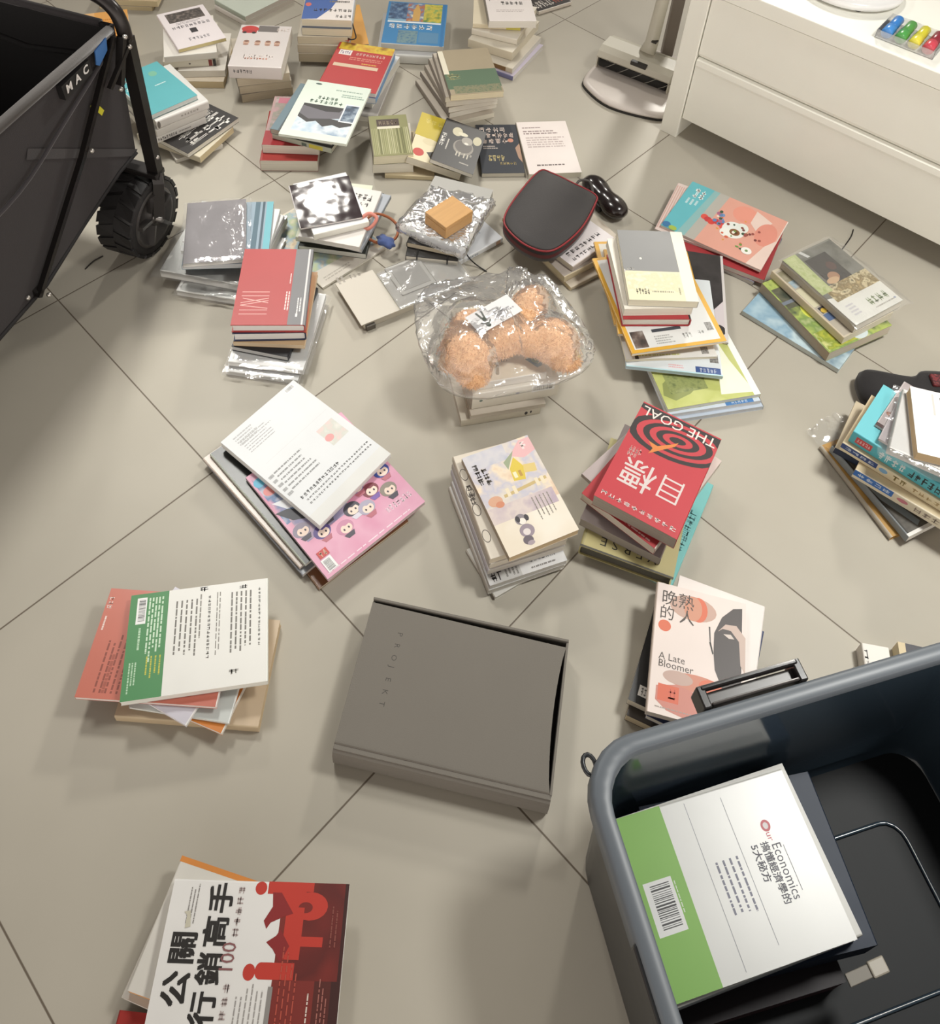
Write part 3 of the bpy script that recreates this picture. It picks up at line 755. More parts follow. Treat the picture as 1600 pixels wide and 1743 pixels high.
@art('k27a')
def _(a):
    a.n(0, 0, 1, 1, '#eadfcd #e6dac6 #f0e8da', 8); a.n(0, .36, 1, 1, '#e6dccb #d8cfc6 #c3c0cc #ead9c0 #dfc3a8', 22); a.n(.0, .84, .6, 1, '#bcbccb #d0cdd0 #aab0c4', 20); a.n(0, .3, .95, .45, '#c4b4ba #d9cbc4 #b9a8b4', 26)
    a.p(((.62, .86), (.84, .98), (1, .98), (1, .84), (.8, .8)), '#e2b3b4'); a.g(.82, .88, .92, .96, 1, '#f4e4e0'); a.p(((.52, .62), (.68, .6), (.74, .72), (.66, .84), (.54, .74)), '#d9c04a'); a.p(((.52, .74), (.66, .86), (.7, .9), (.5, .82)), '#9aa486'); a.p(((.7, .66), (.88, .64), (.9, .72), (.74, .74)), '#dcc47c')
    a.r(.55, .64, .6, .7, '#efe4c0'); a.r(.63, .64, .67, .7, '#b9924a'); a.e(.16, .5, .1, .05, '#d6a688'); a.e(.2, .46, .06, .03, '#cf8a6a'); a.p(((.3, .5), (.95, .54), (.95, .57), (.3, .53)), '#c9b27c')
    for q in (.35, .45, .78, .86): a.p(((q, .5), (q + .05, .5), (q + .05, .58), (q, .58)), '#e9dcc0')
    a.e(.36, .27, .08, .05, '#8a8288'); a.e(.37, .25, .045, .03, '#efe6dc'); a.e(.32, .28, .03, .03, '#3f3a40'); a.e(.44, .27, .03, .03, '#3f3a40'); a.e(.37, .16, .1, .06, '#9a8c96'); a.e(.36, .15, .05, .03, '#e2d8d4'); a.e(.33, .08, .07, .04, '#6a6068'); a.e(.35, .05, .05, .02, '#a89aa0')
    a.g(.16, .66, .25, .84, 3, '#4a4238', True); a.g(.06, .68, .15, .9, 3, '#3a332c', True); a.l(.6, .2, .88, .42, 5, '#8c857c', True, .25)
@art('k27b')
def _(a):
    for v in (.2, .45, .62, .8): a.e(.06, v, .05, .06, '#5b5148'); a.e(.06, v, .042, .052, '#dcd3c4')
    a.g(.02, .5, .1, .7, 3, '#4f463e', True)
@art('k27e')
def _(a): a.r(.0, .0, .42, .16, '#c9c8c6'); a.g(.04, .02, .2, .12, 2, K); a.l(.22, .02, .4, .14, 4, '#77746f', True); a.g(.55, .08, .92, .12, 7, '#55524f'); a.l(.55, .02, .95, .05, 1, '#8d8a87')
@art('k28a')
def _(a):
    # reading frame
    a.p(((0, 0), (1, 0), (1, .06), (.0, .2)), '#2a2323')
    for i, (rx, ry) in enumerate(((.6, .2), (.5, .165), (.42, .135), (.34, .108), (.26, .08), (.18, .055), (.1, .03))):
        c = '#2a2323' if i % 2 == 0 else '#c03a42'
        pts = []
        for k in range(28):
            q = .44 + rx * math.cos(2 * PI * k / 28); v = .21 + ry * math.sin(2 * PI * k / 28) + .12 * rx * math.cos(2 * PI * k / 28) * .6
            pts.append((min(1, max(0, q)), min(1, max(.0, v))))
        a.p(pts, c)
    a.r(0, 0, 1, .012, '#c03a42')
    a.t(.5, .03, .03, 'THE GOAL', '#e6dcd4', mid=True, sx=1.02)
    a.t(.1, .56, .058, '目', '#d9ccc8', bold=-.006); a.t(.46, .56, .066, '標', '#d9ccc8', bold=.004)
    a.p(((.42, .22), (.46, .25), (.62, .34), (.74, .33), (.66, .38), (.68, .44), (.58, .37), (.44, .27)), '#d9823c')
    a.g(.04, .92, .96, .955, 10, '#e6d6d2'); a.l(.04, .955, .96, .96, 1, '#c03a42'); a.g(.74, .44, .9, .5, 4, '#e2b4ae'); a.g(.78, .5, .9, .54, 3, '#e2b4ae')
@art('k28e')
def _(a): a.t(.5, .872, .024, 'V E R S E', '#2f2c22', mid=True, sx=1.15); a.n(0, 0, 1, .7, '#b3a872 #c3ba86 #a89d68', 14); a.r(0, .985, 1, 1, '#4f4c42')
@art('k28b')
def _(a): a.r(0, .0, .1, .5, '#d9cdc4'); a.l(.1, .96, .9, .985, 1, '#dcb0ac')
@art('k28f')
def _(a): a.g(.86, .3, .96, .7, 8, '#4f8a8c', True)
@art('k29a')
def _(a):
    og = '#db6f4e'
    a.e(.42, .85, .26, .1, '#c9a696'); a.e(.48, .85, .1, .1, og); a.e(.42, .85, .1, .1, '#d39478'); a.e(.12, .66, .07, .045, og)
    a.e(.5, .28, .3, .065, '#d0876e'); a.e(.66, .28, .14, .055, og); a.e(.3, .29, .16, .05, '#c4a598')
    a.p(((.08, .2), (.3, .24), (.55, .2), (.7, .1), (.95, .06), (.95, .02), (.5, .0), (.2, .04), (.08, .1)), '#cd8272'); a.r(.1, .1, .32, .22, '#d8623f'); a.g(.2, .12, .3, .2, 1, '#c04a30')
    dk = '#4a4240'
    a.p(((.66, .55), (.66, .7), (.74, .84), (.86, .93), (.96, .95), (.96, .28), (.86, .24), (.76, .3), (.68, .42)), dk)
    a.p(((.7, .72), (.78, .79), (.9, .8), (1, .72), (1, .44), (.95, .5), (.93, .68), (.84, .75), (.75, .75)), '#cbb3a6'); a.p(((.76, .71), (.84, .72), (.88, .69), (.82, .685)), '#d8cac0')
    a.p(((.6, .74), (.615, .74), (.63, .6), (.62, .6)), K); a.p(((.61, .62), (.63, .62), (.66, .54), (.65, .53)), K)
    a.t(.06, .84, .028, '晚熟', '#4a3f38'); a.t(.05, .72, .026, '的', '#4a3f38'); a.t(.27, .72, .026, '人', '#4a3f38')
    a.t(.08, .4, .016, 'A Late', '#5a4e48'); a.t(.08, .345, .016, 'Bloomer', '#4f423c'); a.l(.08, .045, .5, .06, 1, '#a99a90')
@art('k29c')
def _(a): a.r(.08, .06, .22, .14, '#d9d4cc'); a.g(.1, .07, .2, .13, 3, '#4a4644')
@art('k30a')
def _(a): a.g(.04, .3, .2, .9, 3, K, True); a.g(.55, .45, .95, .7, 3, '#4a4644')
@art('k30b')
def _(a): a.r(.3, .6, .9, .72, '#c9744a'); a.r(0, 0, .12, 1, '#cdbb94')
@art('k31a')
def _(a):
    # reading frame: u down the picture, v towards the white end
    a.r(0, 0, 1, .275, '#4d8d57'); a.bar(.04, .05, .3, .12); a.l(.05, .13, .72, .245, 5, '#cfe6cc'); a.l(.34, .07, .62, .1, 1, '#b9d8b8'); a.l(.66, .03, .94, .09, 3, '#b9d8b8'); a.l(.62, .14, .84, .26, 4, '#c9c44a', fill=.35)
    a.l(.12, .32, .76, .5, 5, '#77736c', fill=.32); a.l(.08, .5, .6, .52, 1, '#8c8880'); a.g(.1, .565, .72, .585, 16, '#5e5a54'); a.l(.08, .62, .72, .66, 2, '#8c8880', fill=.35); a.l(.1, .72, .74, .89, 5, '#77736c', fill=.35); a.g(.08, .93, .66, .945, 14, '#5e5a54')
    a.g(.0, .5, .06, .56, 1, K); a.g(.03, .79, .08, .85, 1, K); a.g(.84, .73, .9, .8, 1, '#8a867e')
@art('k31b')
def _(a): a.l(.05, .66, .6, .9, 6, '#8f4a3c', fill=.35); a.n(.0, .72, 1, .9, '#c97462 #c06a58 #cf7e6c', 12) if 0 else None; a.l(.05, .8, .5, .84, 1, '#a85a4a'); a.g(.8, .95, .92, .99, 3, '#f0dcd4'); a.l(.6, .955, .78, .98, 1, '#f0dcd4')
@art('k31d')
def _(a): a.l(.5, .3, .62, .8, 3, '#5a5f5c', True)
@art('k32a')
def _(a):
    # reading frame: u up the picture, v from the dark red side (0) to the white side (1)
    a.r(0, 0, 1, .37, '#7d2a22'); a.r(0, 0, 1, .14, '#552019'); a.r(0, 0, 1, .05, '#3c1814'); a.n(.4, .02, 1, .3, '#7a241d #5e1d18 #8c2c22', 8)
    rd = '#c0392b'
    a.e(.955, .5, .043, .033, rd)
    a.p(((1, .46), (.92, .46), (.92, .42), (.86, .36), (.8, .31), (.7, .3), (.62, .3), (.62, .24), (1, .24)), rd); a.r(.94, .2, 1, .46, rd)
    a.e(.85, .21, .09, .1, rd); a.e(.84, .235, .035, .04, '#7a241d'); a.r(.52, .24, .84, .34, rd); a.r(.6, .12, .66, .3, rd)
    a.e(.44, .5, .05, .033, rd); a.r(.4, .26, .5, .44, rd); a.e(.45, .44, .05, .03, rd)
    a.p(((.93, .43), (.93, .38), (.8, .3), (.78, .35), (.74, .42), (.7, .44), (.75, .46), (.84, .42)), '#8a2424'); a.p(((.62, .43), (.66, .38), (.7, .36), (.6, .3), (.5, .34), (.58, .39)), '#8a2424')
    a.tb(.22, .82, .036, '公', K); a.tb(.46, .82, .036, '關', K)
    for q, ch in ((.12, '行'), (.35, '銷'), (.57, '高'), (.78, '手')): a.tb(q, .66, .034, ch, K)
    a.g(.0, .59, .38, .625, 5, '#b9a8a4'); a.t(.42, .59, .026, '100', '#8a5a5a', sx=.85); a.g(.64, .59, .97, .625, 5, '#b9a8a4')
    a.l(.02, .4, .4, .56, 6, '#a09c98', fill=.25); a.l(.72, .84, .97, .9, 3, '#8c8884', fill=.3); a.p(((.7, .86), (.8, .875), (.79, .91), (.77, .89), (.69, .89)), '#c9c4b0')
    a.l(0, .06, .42, .12, 3, '#a8695e', fill=.3); a.l(0, .16, .36, .175, 1, '#e0d0c4'); a.l(0, .23, .6, .34, 4, '#b5503f', fill=.25); a.l(.6, .04, .9, .09, 2, '#8a4a40', fill=.3); a.r(0, .36, .36, .385, '#8e8a86')
@art('kba')
def _(a):
    gr = '#86bf4e'
    a.r(0, 0, 1, .285, gr); a.bar(.39, .07, .68, .22); a.l(.42, .225, .66, .235, 1, '#e8f0e0')
    a.r(.03, .415, .97, .418, '#8f9098'); a.r(.06, .615, .9, .618, '#8f9098')
    a.l(.4, .45, .78, .6, 4, '#77778a', fill=.3)
    a.e(.29, .79, .035, .026, '#c9525c'); a.e(.29, .79, .02, .014, '#e9e2e2'); a.t(.325, .775, .012, 'ur', '#c9525c'); a.t(.395, .78, .0185, 'Economics', '#3c3a48', sx=.78); a.r(.42, .865, .82, .868, '#3c3a48') if 0 else None
    a.r(.42, .838, .68, .841, '#55535f'); a.tb(.37, .727, .0128, '搞懂經濟學的', '#3c3a48', .03, sx=.9); a.tb(.37, .672, .0128, '5大秘方', '#3c3a48', .03, sx=.95)
@art('k32b')
def _(a): a.r(0, .955, 1, 1, '#d98a3c')
@spine('kbb')
def _(a): a.r(0, .1, .02, .9, '#c9c6bc')
BOOKS = [
 ('k1a', 'cream paperback under the orange covered book behind the wagon', 'books lying behind the wagon corner', 'paperback_book', 0.148, 0.21, 0.03, -1.1362, 2.3524, 0.0, 21.28, 'L', 'T', '#e8dcc4', '', '#ead9b0'),
 ('k1b', 'orange and yellow covered book seen through the wagon frame', 'books lying behind the wagon corner', 'paperback_book', 0.14, 0.2, 0.02, -1.1418, 2.387, 0.0306, 20.97, 'L', 'T', '#f0b060', '', '#f4f0e4'),
 ('k2a', 'grey cream book under the orange ended book, beyond the wagon handle', 'books cut off by the top edge near the wagon', 'paperback_book', 0.17, 0.22, 0.015, -1.1537, 2.6903, 0.0, 2.31, 'L', 'T', '#cfc4b2', '', '#ead9b0'),
 ('k2b', 'cream book with an orange end, lying on the tiles beyond the wagon handle', 'books cut off by the top edge near the wagon', 'paperback_book', 0.19, 0.22, 0.02, -1.1442, 2.6927, 0.0156, 2.51, 'L', 'T', '#cdb893', '#d9cdb9', '#ead9b0'),
 ('k3e', 'beige edged paperback at the bottom of the stack topped by the dark photo band book', 'books stacked under the white book with a dark photo band', 'paperback_book', 0.135, 0.2, 0.024, -0.8116, 2.2876, 0.0, 5.62, 'L', 'T', '#d8cbb6', '', '#e0cda6'),
 ('k3d', 'white paperback second from the bottom under the dark photo band book', 'books stacked under the white book with a dark photo band', 'paperback_book', 0.135, 0.2, 0.022, -0.8152, 2.3085, 0.0246, 8.41, 'L', 'T', '#e6e0d6', '', '#f4f0e4'),
 ('k3c', 'cream spined book with a red and black end in the dark photo band stack', 'books stacked under the white book with a dark photo band', 'paperback_book', 0.148, 0.2, 0.024, -0.8576, 2.3204, 0.0472, 12.54, 'B', 'T', '#ded7c8', '#e9e4d4', '#f4f0e4'),
 ('k3b', 'thick white book directly under the white book with a dark photo band', 'books stacked under the white book with a dark photo band', 'paperback_book', 0.148, 0.205, 0.022, -0.8586, 2.3183, 0.0718, 17.36, 'B', 'T', '#eae5dc', '#efece4', '#f4f0e4'),
 ('k3a', 'white paperback with a dark photo band on its cover, topping its cream stack', 'books stacked under the white book with a dark photo band', 'paperback_book', 0.143, 0.21, 0.012, -0.8606, 2.3491, 0.0944, 33.43, 'L', 'T', '#efe6e6', '', '#f2e3a8'),
 ('k4d', 'dark edged grey book at the bottom of the stack topped by the red car book', 'books stacked under the pale book with a red car', 'paperback_book', 0.148, 0.21, 0.028, -0.6389, 2.2558, 0.0, 22.51, 'L', 'T', '#9a9082', '#8c8274', '#b9ab93'),
 ('k4c', 'grey cream paperback second from the bottom under the red car book', 'books stacked under the pale book with a red car', 'paperback_book', 0.148, 0.21, 0.026, -0.636, 2.2566, 0.0286, 19.13, 'L', 'T', '#b8ad9d', '', '#cdbfa6'),
 ('k4b', 'cream paperback directly under the pale book with a red car', 'books stacked under the pale book with a red car', 'paperback_book', 0.148, 0.21, 0.028, -0.6374, 2.2554, 0.0552, 18.23, 'L', 'T', '#c4baa9', '', '#d8cbb2'),
 ('k4a', 'thick pale book with a red car and four small faces on its cover', 'books stacked under the pale book with a red car', 'paperback_book', 0.148, 0.215, 0.042, -0.6268, 2.2433, 0.0838, 2.95, 'B', 'T', '#d5cdc9', '#f0e8e4', '#f4f0e4'),
 ('k5b', 'white book with thick pages under the mint covered book at the top edge', 'pale books at the top edge beyond the red car book', 'paperback_book', 0.21, 0.15, 0.018, -0.7474, 2.6608, 0.0, 53.62, 'L', 'T', '#efe9e2', '', '#f2ece4'),
 ('k5a', 'mint grey covered book at the top edge beyond the red car book', 'pale books at the top edge beyond the red car book', 'paperback_book', 0.21, 0.15, 0.016, -0.7464, 2.6637, 0.0186, 53.65, 'L', 'T', '#cfd6c8', '#b9c2b4', '#efe9e2'),
 ('k6f', 'orange covered book sticking out under the blue and white stack', 'books stacked under the blue and white book', 'paperback_book', 0.17, 0.24, 0.015, -0.4569, 2.5532, 0.0, 14.73, 'L', 'T', '#efb35e', '', '#e4d6c6'),
 ('k6e', 'grey cream book with wavy pages low in the blue and white stack', 'books stacked under the blue and white book', 'paperback_book', 0.15, 0.21, 0.03, -0.4749, 2.4457, 0.0156, 4.95, 'L', 'T', '#bdb2a0', '', '#c9bda4'),
 ('k6d', 'cream paperback in the middle of the blue and white stack', 'books stacked under the blue and white book', 'paperback_book', 0.15, 0.21, 0.028, -0.4753, 2.4486, 0.0462, 3.95, 'L', 'T', '#cbc1b0', '', '#d8ccb4'),
 ('k6c', 'cream paperback just below the middle of the blue and white stack', 'books stacked under the blue and white book', 'paperback_book', 0.15, 0.21, 0.025, -0.4767, 2.4553, 0.0748, 5.08, 'L', 'T', '#cfc5b2', '', '#ddd2b8'),
 ('k6b', 'thick cream paged book directly under the blue and white book', 'books stacked under the blue and white book', 'paperback_book', 0.148, 0.21, 0.026, -0.4625, 2.4618, 0.1004, 3.7, 'L', 'T', '#5d6470', '#8b93a0', '#e9e0c6'),
 ('k6a', 'blue and white book with a dotted line of dark characters, cut by the top edge', 'books stacked under the blue and white book', 'paperback_book', 0.148, 0.21, 0.024, -0.4627, 2.4712, 0.127, 3.75, 'R', 'T', '#eee6e0', '#e8ecf2', '#efe6cc'),
 ('k7b', 'thick white edged book under the bright blue travel book', 'travel books stacked under the blue castle book', 'hardcover_book', 0.19, 0.24, 0.032, -0.219, 2.5037, 0.0, 1.65, 'B', 'T', '#cfd0d0', '#d9d9d4', '#dcd7cc'),
 ('k7a', 'bright blue travel book with a photo strip and white title characters', 'travel books stacked under the blue castle book', 'paperback_book', 0.192, 0.25, 0.022, -0.2057, 2.5353, 0.0326, 0.7, 'B', 'T', '#3f86bb', '#d7d4cc', '#f4f0e4'),
 ('k8g', 'small white book sticking out at the bottom of the teal stack', 'books stacked under the teal paperback', 'paperback_book', 0.13, 0.19, 0.012, -0.7792, 1.9647, 0.0, 35.07, 'L', 'T', '#e9e4da', '', '#f4f0e4'),
 ('k8f', 'cream paged book just below the black and red book in the teal stack', 'books stacked under the teal paperback', 'paperback_book', 0.148, 0.205, 0.02, -0.7766, 1.9497, 0.0126, 67.83, 'L', 'T', '#d8cfb8', '#d8cfb8', '#ead9b0'),
 ('k8e', 'black covered book with white characters and a red spot under the teal stack', 'books stacked under the teal paperback', 'paperback_book', 0.19, 0.145, 0.014, -0.7532, 1.9548, 0.0332, 60.45, 'T', 'L', '#2b2827', '#2b2827', '#f4f0e4'),
 ('k8d', 'white book with small black spine lettering, fourth from the top of the teal stack', 'books stacked under the teal paperback', 'paperback_book', 0.148, 0.21, 0.02, -0.8486, 1.9916, 0.0478, 44.16, 'B', 'T', '#efeae2', '#f3efe8', '#f4f0e4'),
 ('k8c', 'thick white book third from the top of the teal stack', 'books stacked under the teal paperback', 'paperback_book', 0.15, 0.21, 0.022, -0.8457, 1.996, 0.0684, 46.22, 'B', 'T', '#e6e2da', '#f0ece4', '#f4f0e4'),
 ('k8b', 'round backed white hardcover directly under the teal paperback', 'books stacked under the teal paperback', 'hardcover_book', 0.15, 0.215, 0.028, -0.8383, 2.0013, 0.091, 43.51, 'B', 'T', '#dad7d2', '#eeeae4', '#f4f0e4'),
 ('k8a', 'teal paperback with white lettering, topping the stack behind the wagon wheel post', 'books stacked under the teal paperback', 'paperback_book', 0.14, 0.207, 0.014, -0.861, 1.9973, 0.1196, 46.82, 'L', 'T', '#5fb0b6', '#dfe9e6', '#eef2ee'),
 ('k9f', 'red hardcover with thick white pages at the bottom of the mint magazine stack', 'books stacked under the mint mountain magazine', 'paperback_book', 0.15, 0.215, 0.036, -0.4871, 1.9573, 0.0, 5.32, 'L', 'T', '#a5332e', '', '#f6efe0'),
 ('k9e', 'pink grey and red covered book second from the bottom of the mint magazine stack', 'books stacked under the mint mountain magazine', 'paperback_book', 0.15, 0.215, 0.028, -0.4806, 1.9849, 0.0366, 2.69, 'L', 'T', '#b0918f', '#c9a9a5', '#f6efe0'),
 ('k9d', 'grey green edged book with a yellow spine tag under the slate hardcover', 'books stacked under the mint mountain magazine', 'paperback_book', 0.17, 0.22, 0.016, -0.4164, 1.9844, 0.0652, -15.26, 'B', 'T', '#4b4a4a', '#b9bcac', '#cfcab8'),
 ('k9c', 'slate blue hardcover poking out left of the mint mountain magazine', 'books stacked under the mint mountain magazine', 'paperback_book', 0.17, 0.215, 0.016, -0.4269, 1.991, 0.0818, -10.99, 'L', 'T', '#4c5a62', '#6d8088', '#b9b2a4'),
 ('k9j', 'flat grey book under the red covered book, showing on its right side', 'books stacked under the red management book', 'paperback_book', 0.18, 0.24, 0.018, -0.3483, 2.2099, 0.0, -7.02, 'R', 'T', '#b5b0aa', '#b9b4ac', '#f4f0e4'),
 ('k9i', 'white book with a black ended round spine under the red covered book', 'books stacked under the red management book', 'paperback_book', 0.165, 0.235, 0.03, -0.3442, 2.2563, 0.0186, -13.9, 'B', 'T', '#dfe1e0', '#dfe0dc', '#f4f0e4'),
 ('k9h', 'blue and white edged book directly under the red covered book', 'books stacked under the red management book', 'paperback_book', 0.17, 0.232, 0.02, -0.3479, 2.2303, 0.0492, -7.41, 'R', 'T', '#5f8fc0', '#6a9fd0', '#eef0f2'),
 ('k9g', 'red covered book with a gold band and a white title label', 'books stacked under the red management book', 'paperback_book', 0.17, 0.232, 0.014, -0.348, 2.2323, 0.0698, -7.5, 'L', 'T', '#b93434', '#c43c38', '#f2f2f2'),
 ('k9a', 'pale mint magazine with a mountain lake photo and small inset picture', 'books stacked under the mint mountain magazine', 'magazine', 0.182, 0.25, 0.008, -0.3964, 1.9851, 0.0984, -7.53, 'L', 'T', '#e3ecdf', '#dfe8da', '#eef0e4'),
 ('k10f', 'grey spined paperback lowest in the beige and green stack, fanned out furthest', 'books fanned under the beige and green paperback', 'paperback_book', 0.155, 0.225, 0.017, -0.0619, 2.2127, 0.0, 26.99, 'L', 'T', '#c9bfb0', '#8d8277', '#f3eddc'),
 ('k10e', 'grey spined paperback second from the bottom of the beige and green stack', 'books fanned under the beige and green paperback', 'paperback_book', 0.15, 0.22, 0.018, -0.0531, 2.2349, 0.0176, 27.18, 'L', 'T', '#cfc5b5', '#7d736a', '#f6f1e4'),
 ('k10d', 'grey spined paperback with a dark spine mark in the beige and green stack', 'books fanned under the beige and green paperback', 'paperback_book', 0.15, 0.22, 0.018, -0.0468, 2.2348, 0.0362, 23.02, 'L', 'T', '#cfc5b5', '#93897d', '#f6f1e4'),
 ('k10c', 'brown spined paperback third from the top of the beige and green stack', 'books fanned under the beige and green paperback', 'paperback_book', 0.15, 0.22, 0.018, -0.0427, 2.2329, 0.0548, 17.7, 'L', 'T', '#cfc5b5', '#82776c', '#f6f1e4'),
 ('k10b', 'brown spined paperback directly under the beige and green paperback', 'books fanned under the beige and green paperback', 'paperback_book', 0.15, 0.22, 0.018, -0.0369, 2.2276, 0.0734, 13.81, 'L', 'T', '#cfc5b5', '#8d8277', '#f6f1e4'),
 ('k10a', 'beige paperback with a wide green band across its lower half', 'books fanned under the beige and green paperback', 'paperback_book', 0.152, 0.222, 0.02, -0.0217, 2.2117, 0.092, 13.97, 'L', 'T', '#a89a80', '#7d7264', '#f2e6c4'),
 ('k11a', 'beige book flat on the floor beneath the olive striped book', 'books laid in a row left of the zip case', 'paperback_book', 0.13, 0.19, 0.014, -0.1621, 1.9445, 0.0, 1.92, 'B', 'T', '#d3c2a0', '#d9c9a4', '#ead9b0'),
 ('k11b', 'white book directly under the olive striped book', 'books laid in a row left of the zip case', 'paperback_book', 0.108, 0.175, 0.028, -0.216, 1.9432, 0.0146, 8.7, 'L', 'T', '#d9d3c6', '#a89f92', '#f5efdf'),
 ('k11c', 'olive striped book with a dark title panel', 'books laid in a row left of the zip case', 'paperback_book', 0.105, 0.172, 0.028, -0.2205, 1.9438, 0.0432, 12.16, 'L', 'T', '#8b8a5c', '#8a8273', '#f4eccf'),
 ('k11d', 'yellow and cream book with a red disc, leaning left of the black bearded figure book', 'books laid in a row left of the zip case', 'paperback_book', 0.15, 0.212, 0.022, -0.0888, 1.9614, 0.0226, (-3.17, 13.22, -6.5), 'L', 'T', '#e9dcb8', '#7d7163', '#f4ecd8'),
 ('k11e', 'black book with a pale bearded figure printed on it', 'books laid in a row left of the zip case', 'paperback_book', 0.118, 0.205, 0.012, -0.0364, 1.9364, 0.0464, (-4.94, 13.49, -9.57), 'L', 'T', '#2d2b2a', '#3a3634', '#f2ede0'),
 ('k11f', 'dark navy book with white title characters and gold script', 'books laid in a row left of the zip case', 'paperback_book', 0.116, 0.21, 0.014, 0.0757, 1.9904, 0.0, 7.17, 'L', 'T', '#2c3038', '#4a4a4c', '#ece6d6'),
 ('k11g', 'pinkish white book back cover with grey text, right end of the row', 'books laid in a row left of the zip case', 'paperback_book', 0.145, 0.225, 0.018, 0.209, 2.0073, 0, 9.51, 'L', 'T', '#efe4de', '#a39a8c', '#f0ead8'),
 ('k12f', 'blue and white edged book lowest in the stack before the vacuum dock', 'books stacked at the top edge left of the vacuum', 'paperback_book', 0.15, 0.21, 0.016, 0.0902, 2.4619, 0.0, -26.85, 'B', 'T', '#cfc6d6', '#7f7fa8', '#f3f0e8'),
 ('k12e', 'book with a brown photo spine second from the bottom of the top edge stack', 'books stacked at the top edge left of the vacuum', 'paperback_book', 0.15, 0.21, 0.018, 0.0835, 2.4752, 0.0166, -25.44, 'B', 'T', '#d8d0c0', '#d8cdb8', '#f3f0e8'),
 ('k12d', 'thick cream book in the middle of the top edge stack left of the vacuum', 'books stacked at the top edge left of the vacuum', 'paperback_book', 0.15, 0.21, 0.03, 0.0765, 2.5166, 0.0352, -23.8, 'B', 'T', '#e2dac8', '#e6dcc6', '#efe6d0'),
 ('k12c', 'white spined book third from the top of the top edge stack left of the vacuum', 'books stacked at the top edge left of the vacuum', 'paperback_book', 0.148, 0.21, 0.02, 0.0761, 2.5548, 0.0658, -17.36, 'B', 'T', '#efe8da', '#f0e9da', '#efe6d0'),
 ('k12b', 'cream book with a yellow band under the white titled book at the top edge', 'books stacked at the top edge left of the vacuum', 'paperback_book', 0.148, 0.21, 0.016, 0.0483, 2.5876, 0.0864, 1.29, 'B', 'T', '#e8dcc0', '#ece0c2', '#efe6d0'),
 ('k12a', 'white book with black title characters, topping the stack left of the vacuum', 'books stacked at the top edge left of the vacuum', 'paperback_book', 0.148, 0.21, 0.024, 0.0844, 2.5748, 0.103, 7.55, 'L', 'T', '#f1e9e4', '#8f8880', '#f4efe4'),
 ('k13a', 'dark book with white and orange lettering lying alone left of the vacuum dock', 'dark book beyond the top edge stack', 'paperback_book', 0.14, 0.2, 0.014, 0.1906, 2.8488, 0.0, 35.63, 'B', 'T', '#332c28', '#efe6da', '#f4efe4'),
 ('k14e', 'lowest white wrapped book under the grey wrapped book by the wagon wheel', 'plastic wrapped books beside the wagon wheel', 'paperback_book', 0.19, 0.21, 0.018, -0.54, 1.4896, 0.0, -6.32, 'B', 'T', '#e2e2de', '#e6e6e2', '#d8d6cf'),
 ('k14d', 'wide white wrapped book sticking out left under the grey wrapped book', 'plastic wrapped books beside the wagon wheel', 'paperback_book', 0.22, 0.24, 0.022, -0.5647, 1.5354, 0.0186, -8.1, 'B', 'T', '#e2e2de', '#e6e6e2', '#d8d6cf'),
 ('k14c', 'white book with dark spots sticking out right of the teal edged folder book', 'plastic wrapped books beside the wagon wheel', 'paperback_book', 0.2, 0.14, 0.012, -0.5519, 1.571, 0.0412, -8.36, 'R', 'T', '#e6e6e4', '#dedede', '#e9e9e6'),
 ('k14b2', 'plain white book between the spotted book and the teal edged book', 'plastic wrapped books beside the wagon wheel', 'paperback_book', 0.2, 0.158, 0.012, -0.5525, 1.5539, 0.0538, 0.7, 'R', 'T', '#ececea', '#e8e8e6', '#e9e9e6'),
 ('k14b', 'blue grey book with dark bands and a teal edge under the grey wrapped book', 'plastic wrapped books beside the wagon wheel', 'paperback_book', 0.19, 0.205, 0.014, -0.5503, 1.5296, 0.0664, 7.76, 'L', 'T', '#8fa2b0', '#8fa2b0', '#d8dcde'),
 ('k14a', 'plain lavender grey covered book in clear wrap, topping the stack by the wagon wheel', 'plastic wrapped books beside the wagon wheel', 'paperback_book', 0.137, 0.2, 0.012, -0.5789, 1.5203, 0.081, 12.45, 'L', 'T', '#8f898c', '#8f898c', '#f0eee8'),
 ('k15f', 'lower white wrapped book at the bottom of the red hardcover stack', 'books stacked under the red hardcover with a grey band', 'paperback_book', 0.155, 0.215, 0.014, -0.3973, 1.2889, 0.0, -4.73, 'B', 'T', '#eaeae8', '#eeeeec', '#e4e4e0'),
 ('k15e', 'white wrapped book second from the bottom of the red hardcover stack', 'books stacked under the red hardcover with a grey band', 'paperback_book', 0.16, 0.215, 0.016, -0.3927, 1.3023, 0.0146, -3.67, 'B', 'T', '#eeeeec', '#f2f2f0', '#ececea'),
 ('k15d', 'black notebook with white pages sticking out at a slant under the navy and orange hardcover', 'books stacked under the red hardcover with a grey band', 'notebook', 0.125, 0.2, 0.014, -0.4007, 1.3188, 0.0312, -8.49, 'R', 'T', '#1e2026', '#1e2026', '#c8c8c6'),
 ('k15c', 'tan book edge showing right of the red hardcover', 'books stacked under the red hardcover with a grey band', 'paperback_book', 0.15, 0.21, 0.012, -0.4015, 1.3375, 0.0458, 2.01, 'L', 'T', '#d8b890', '', '#e4cfae'),
 ('k15b', 'navy and orange hardcover directly under the red hardcover', 'books stacked under the red hardcover with a grey band', 'hardcover_book', 0.152, 0.222, 0.026, -0.4086, 1.35, 0.0584, 6.34, 'R', 'T', '#2b3350', '#e0673d', '#f3f1ee'),
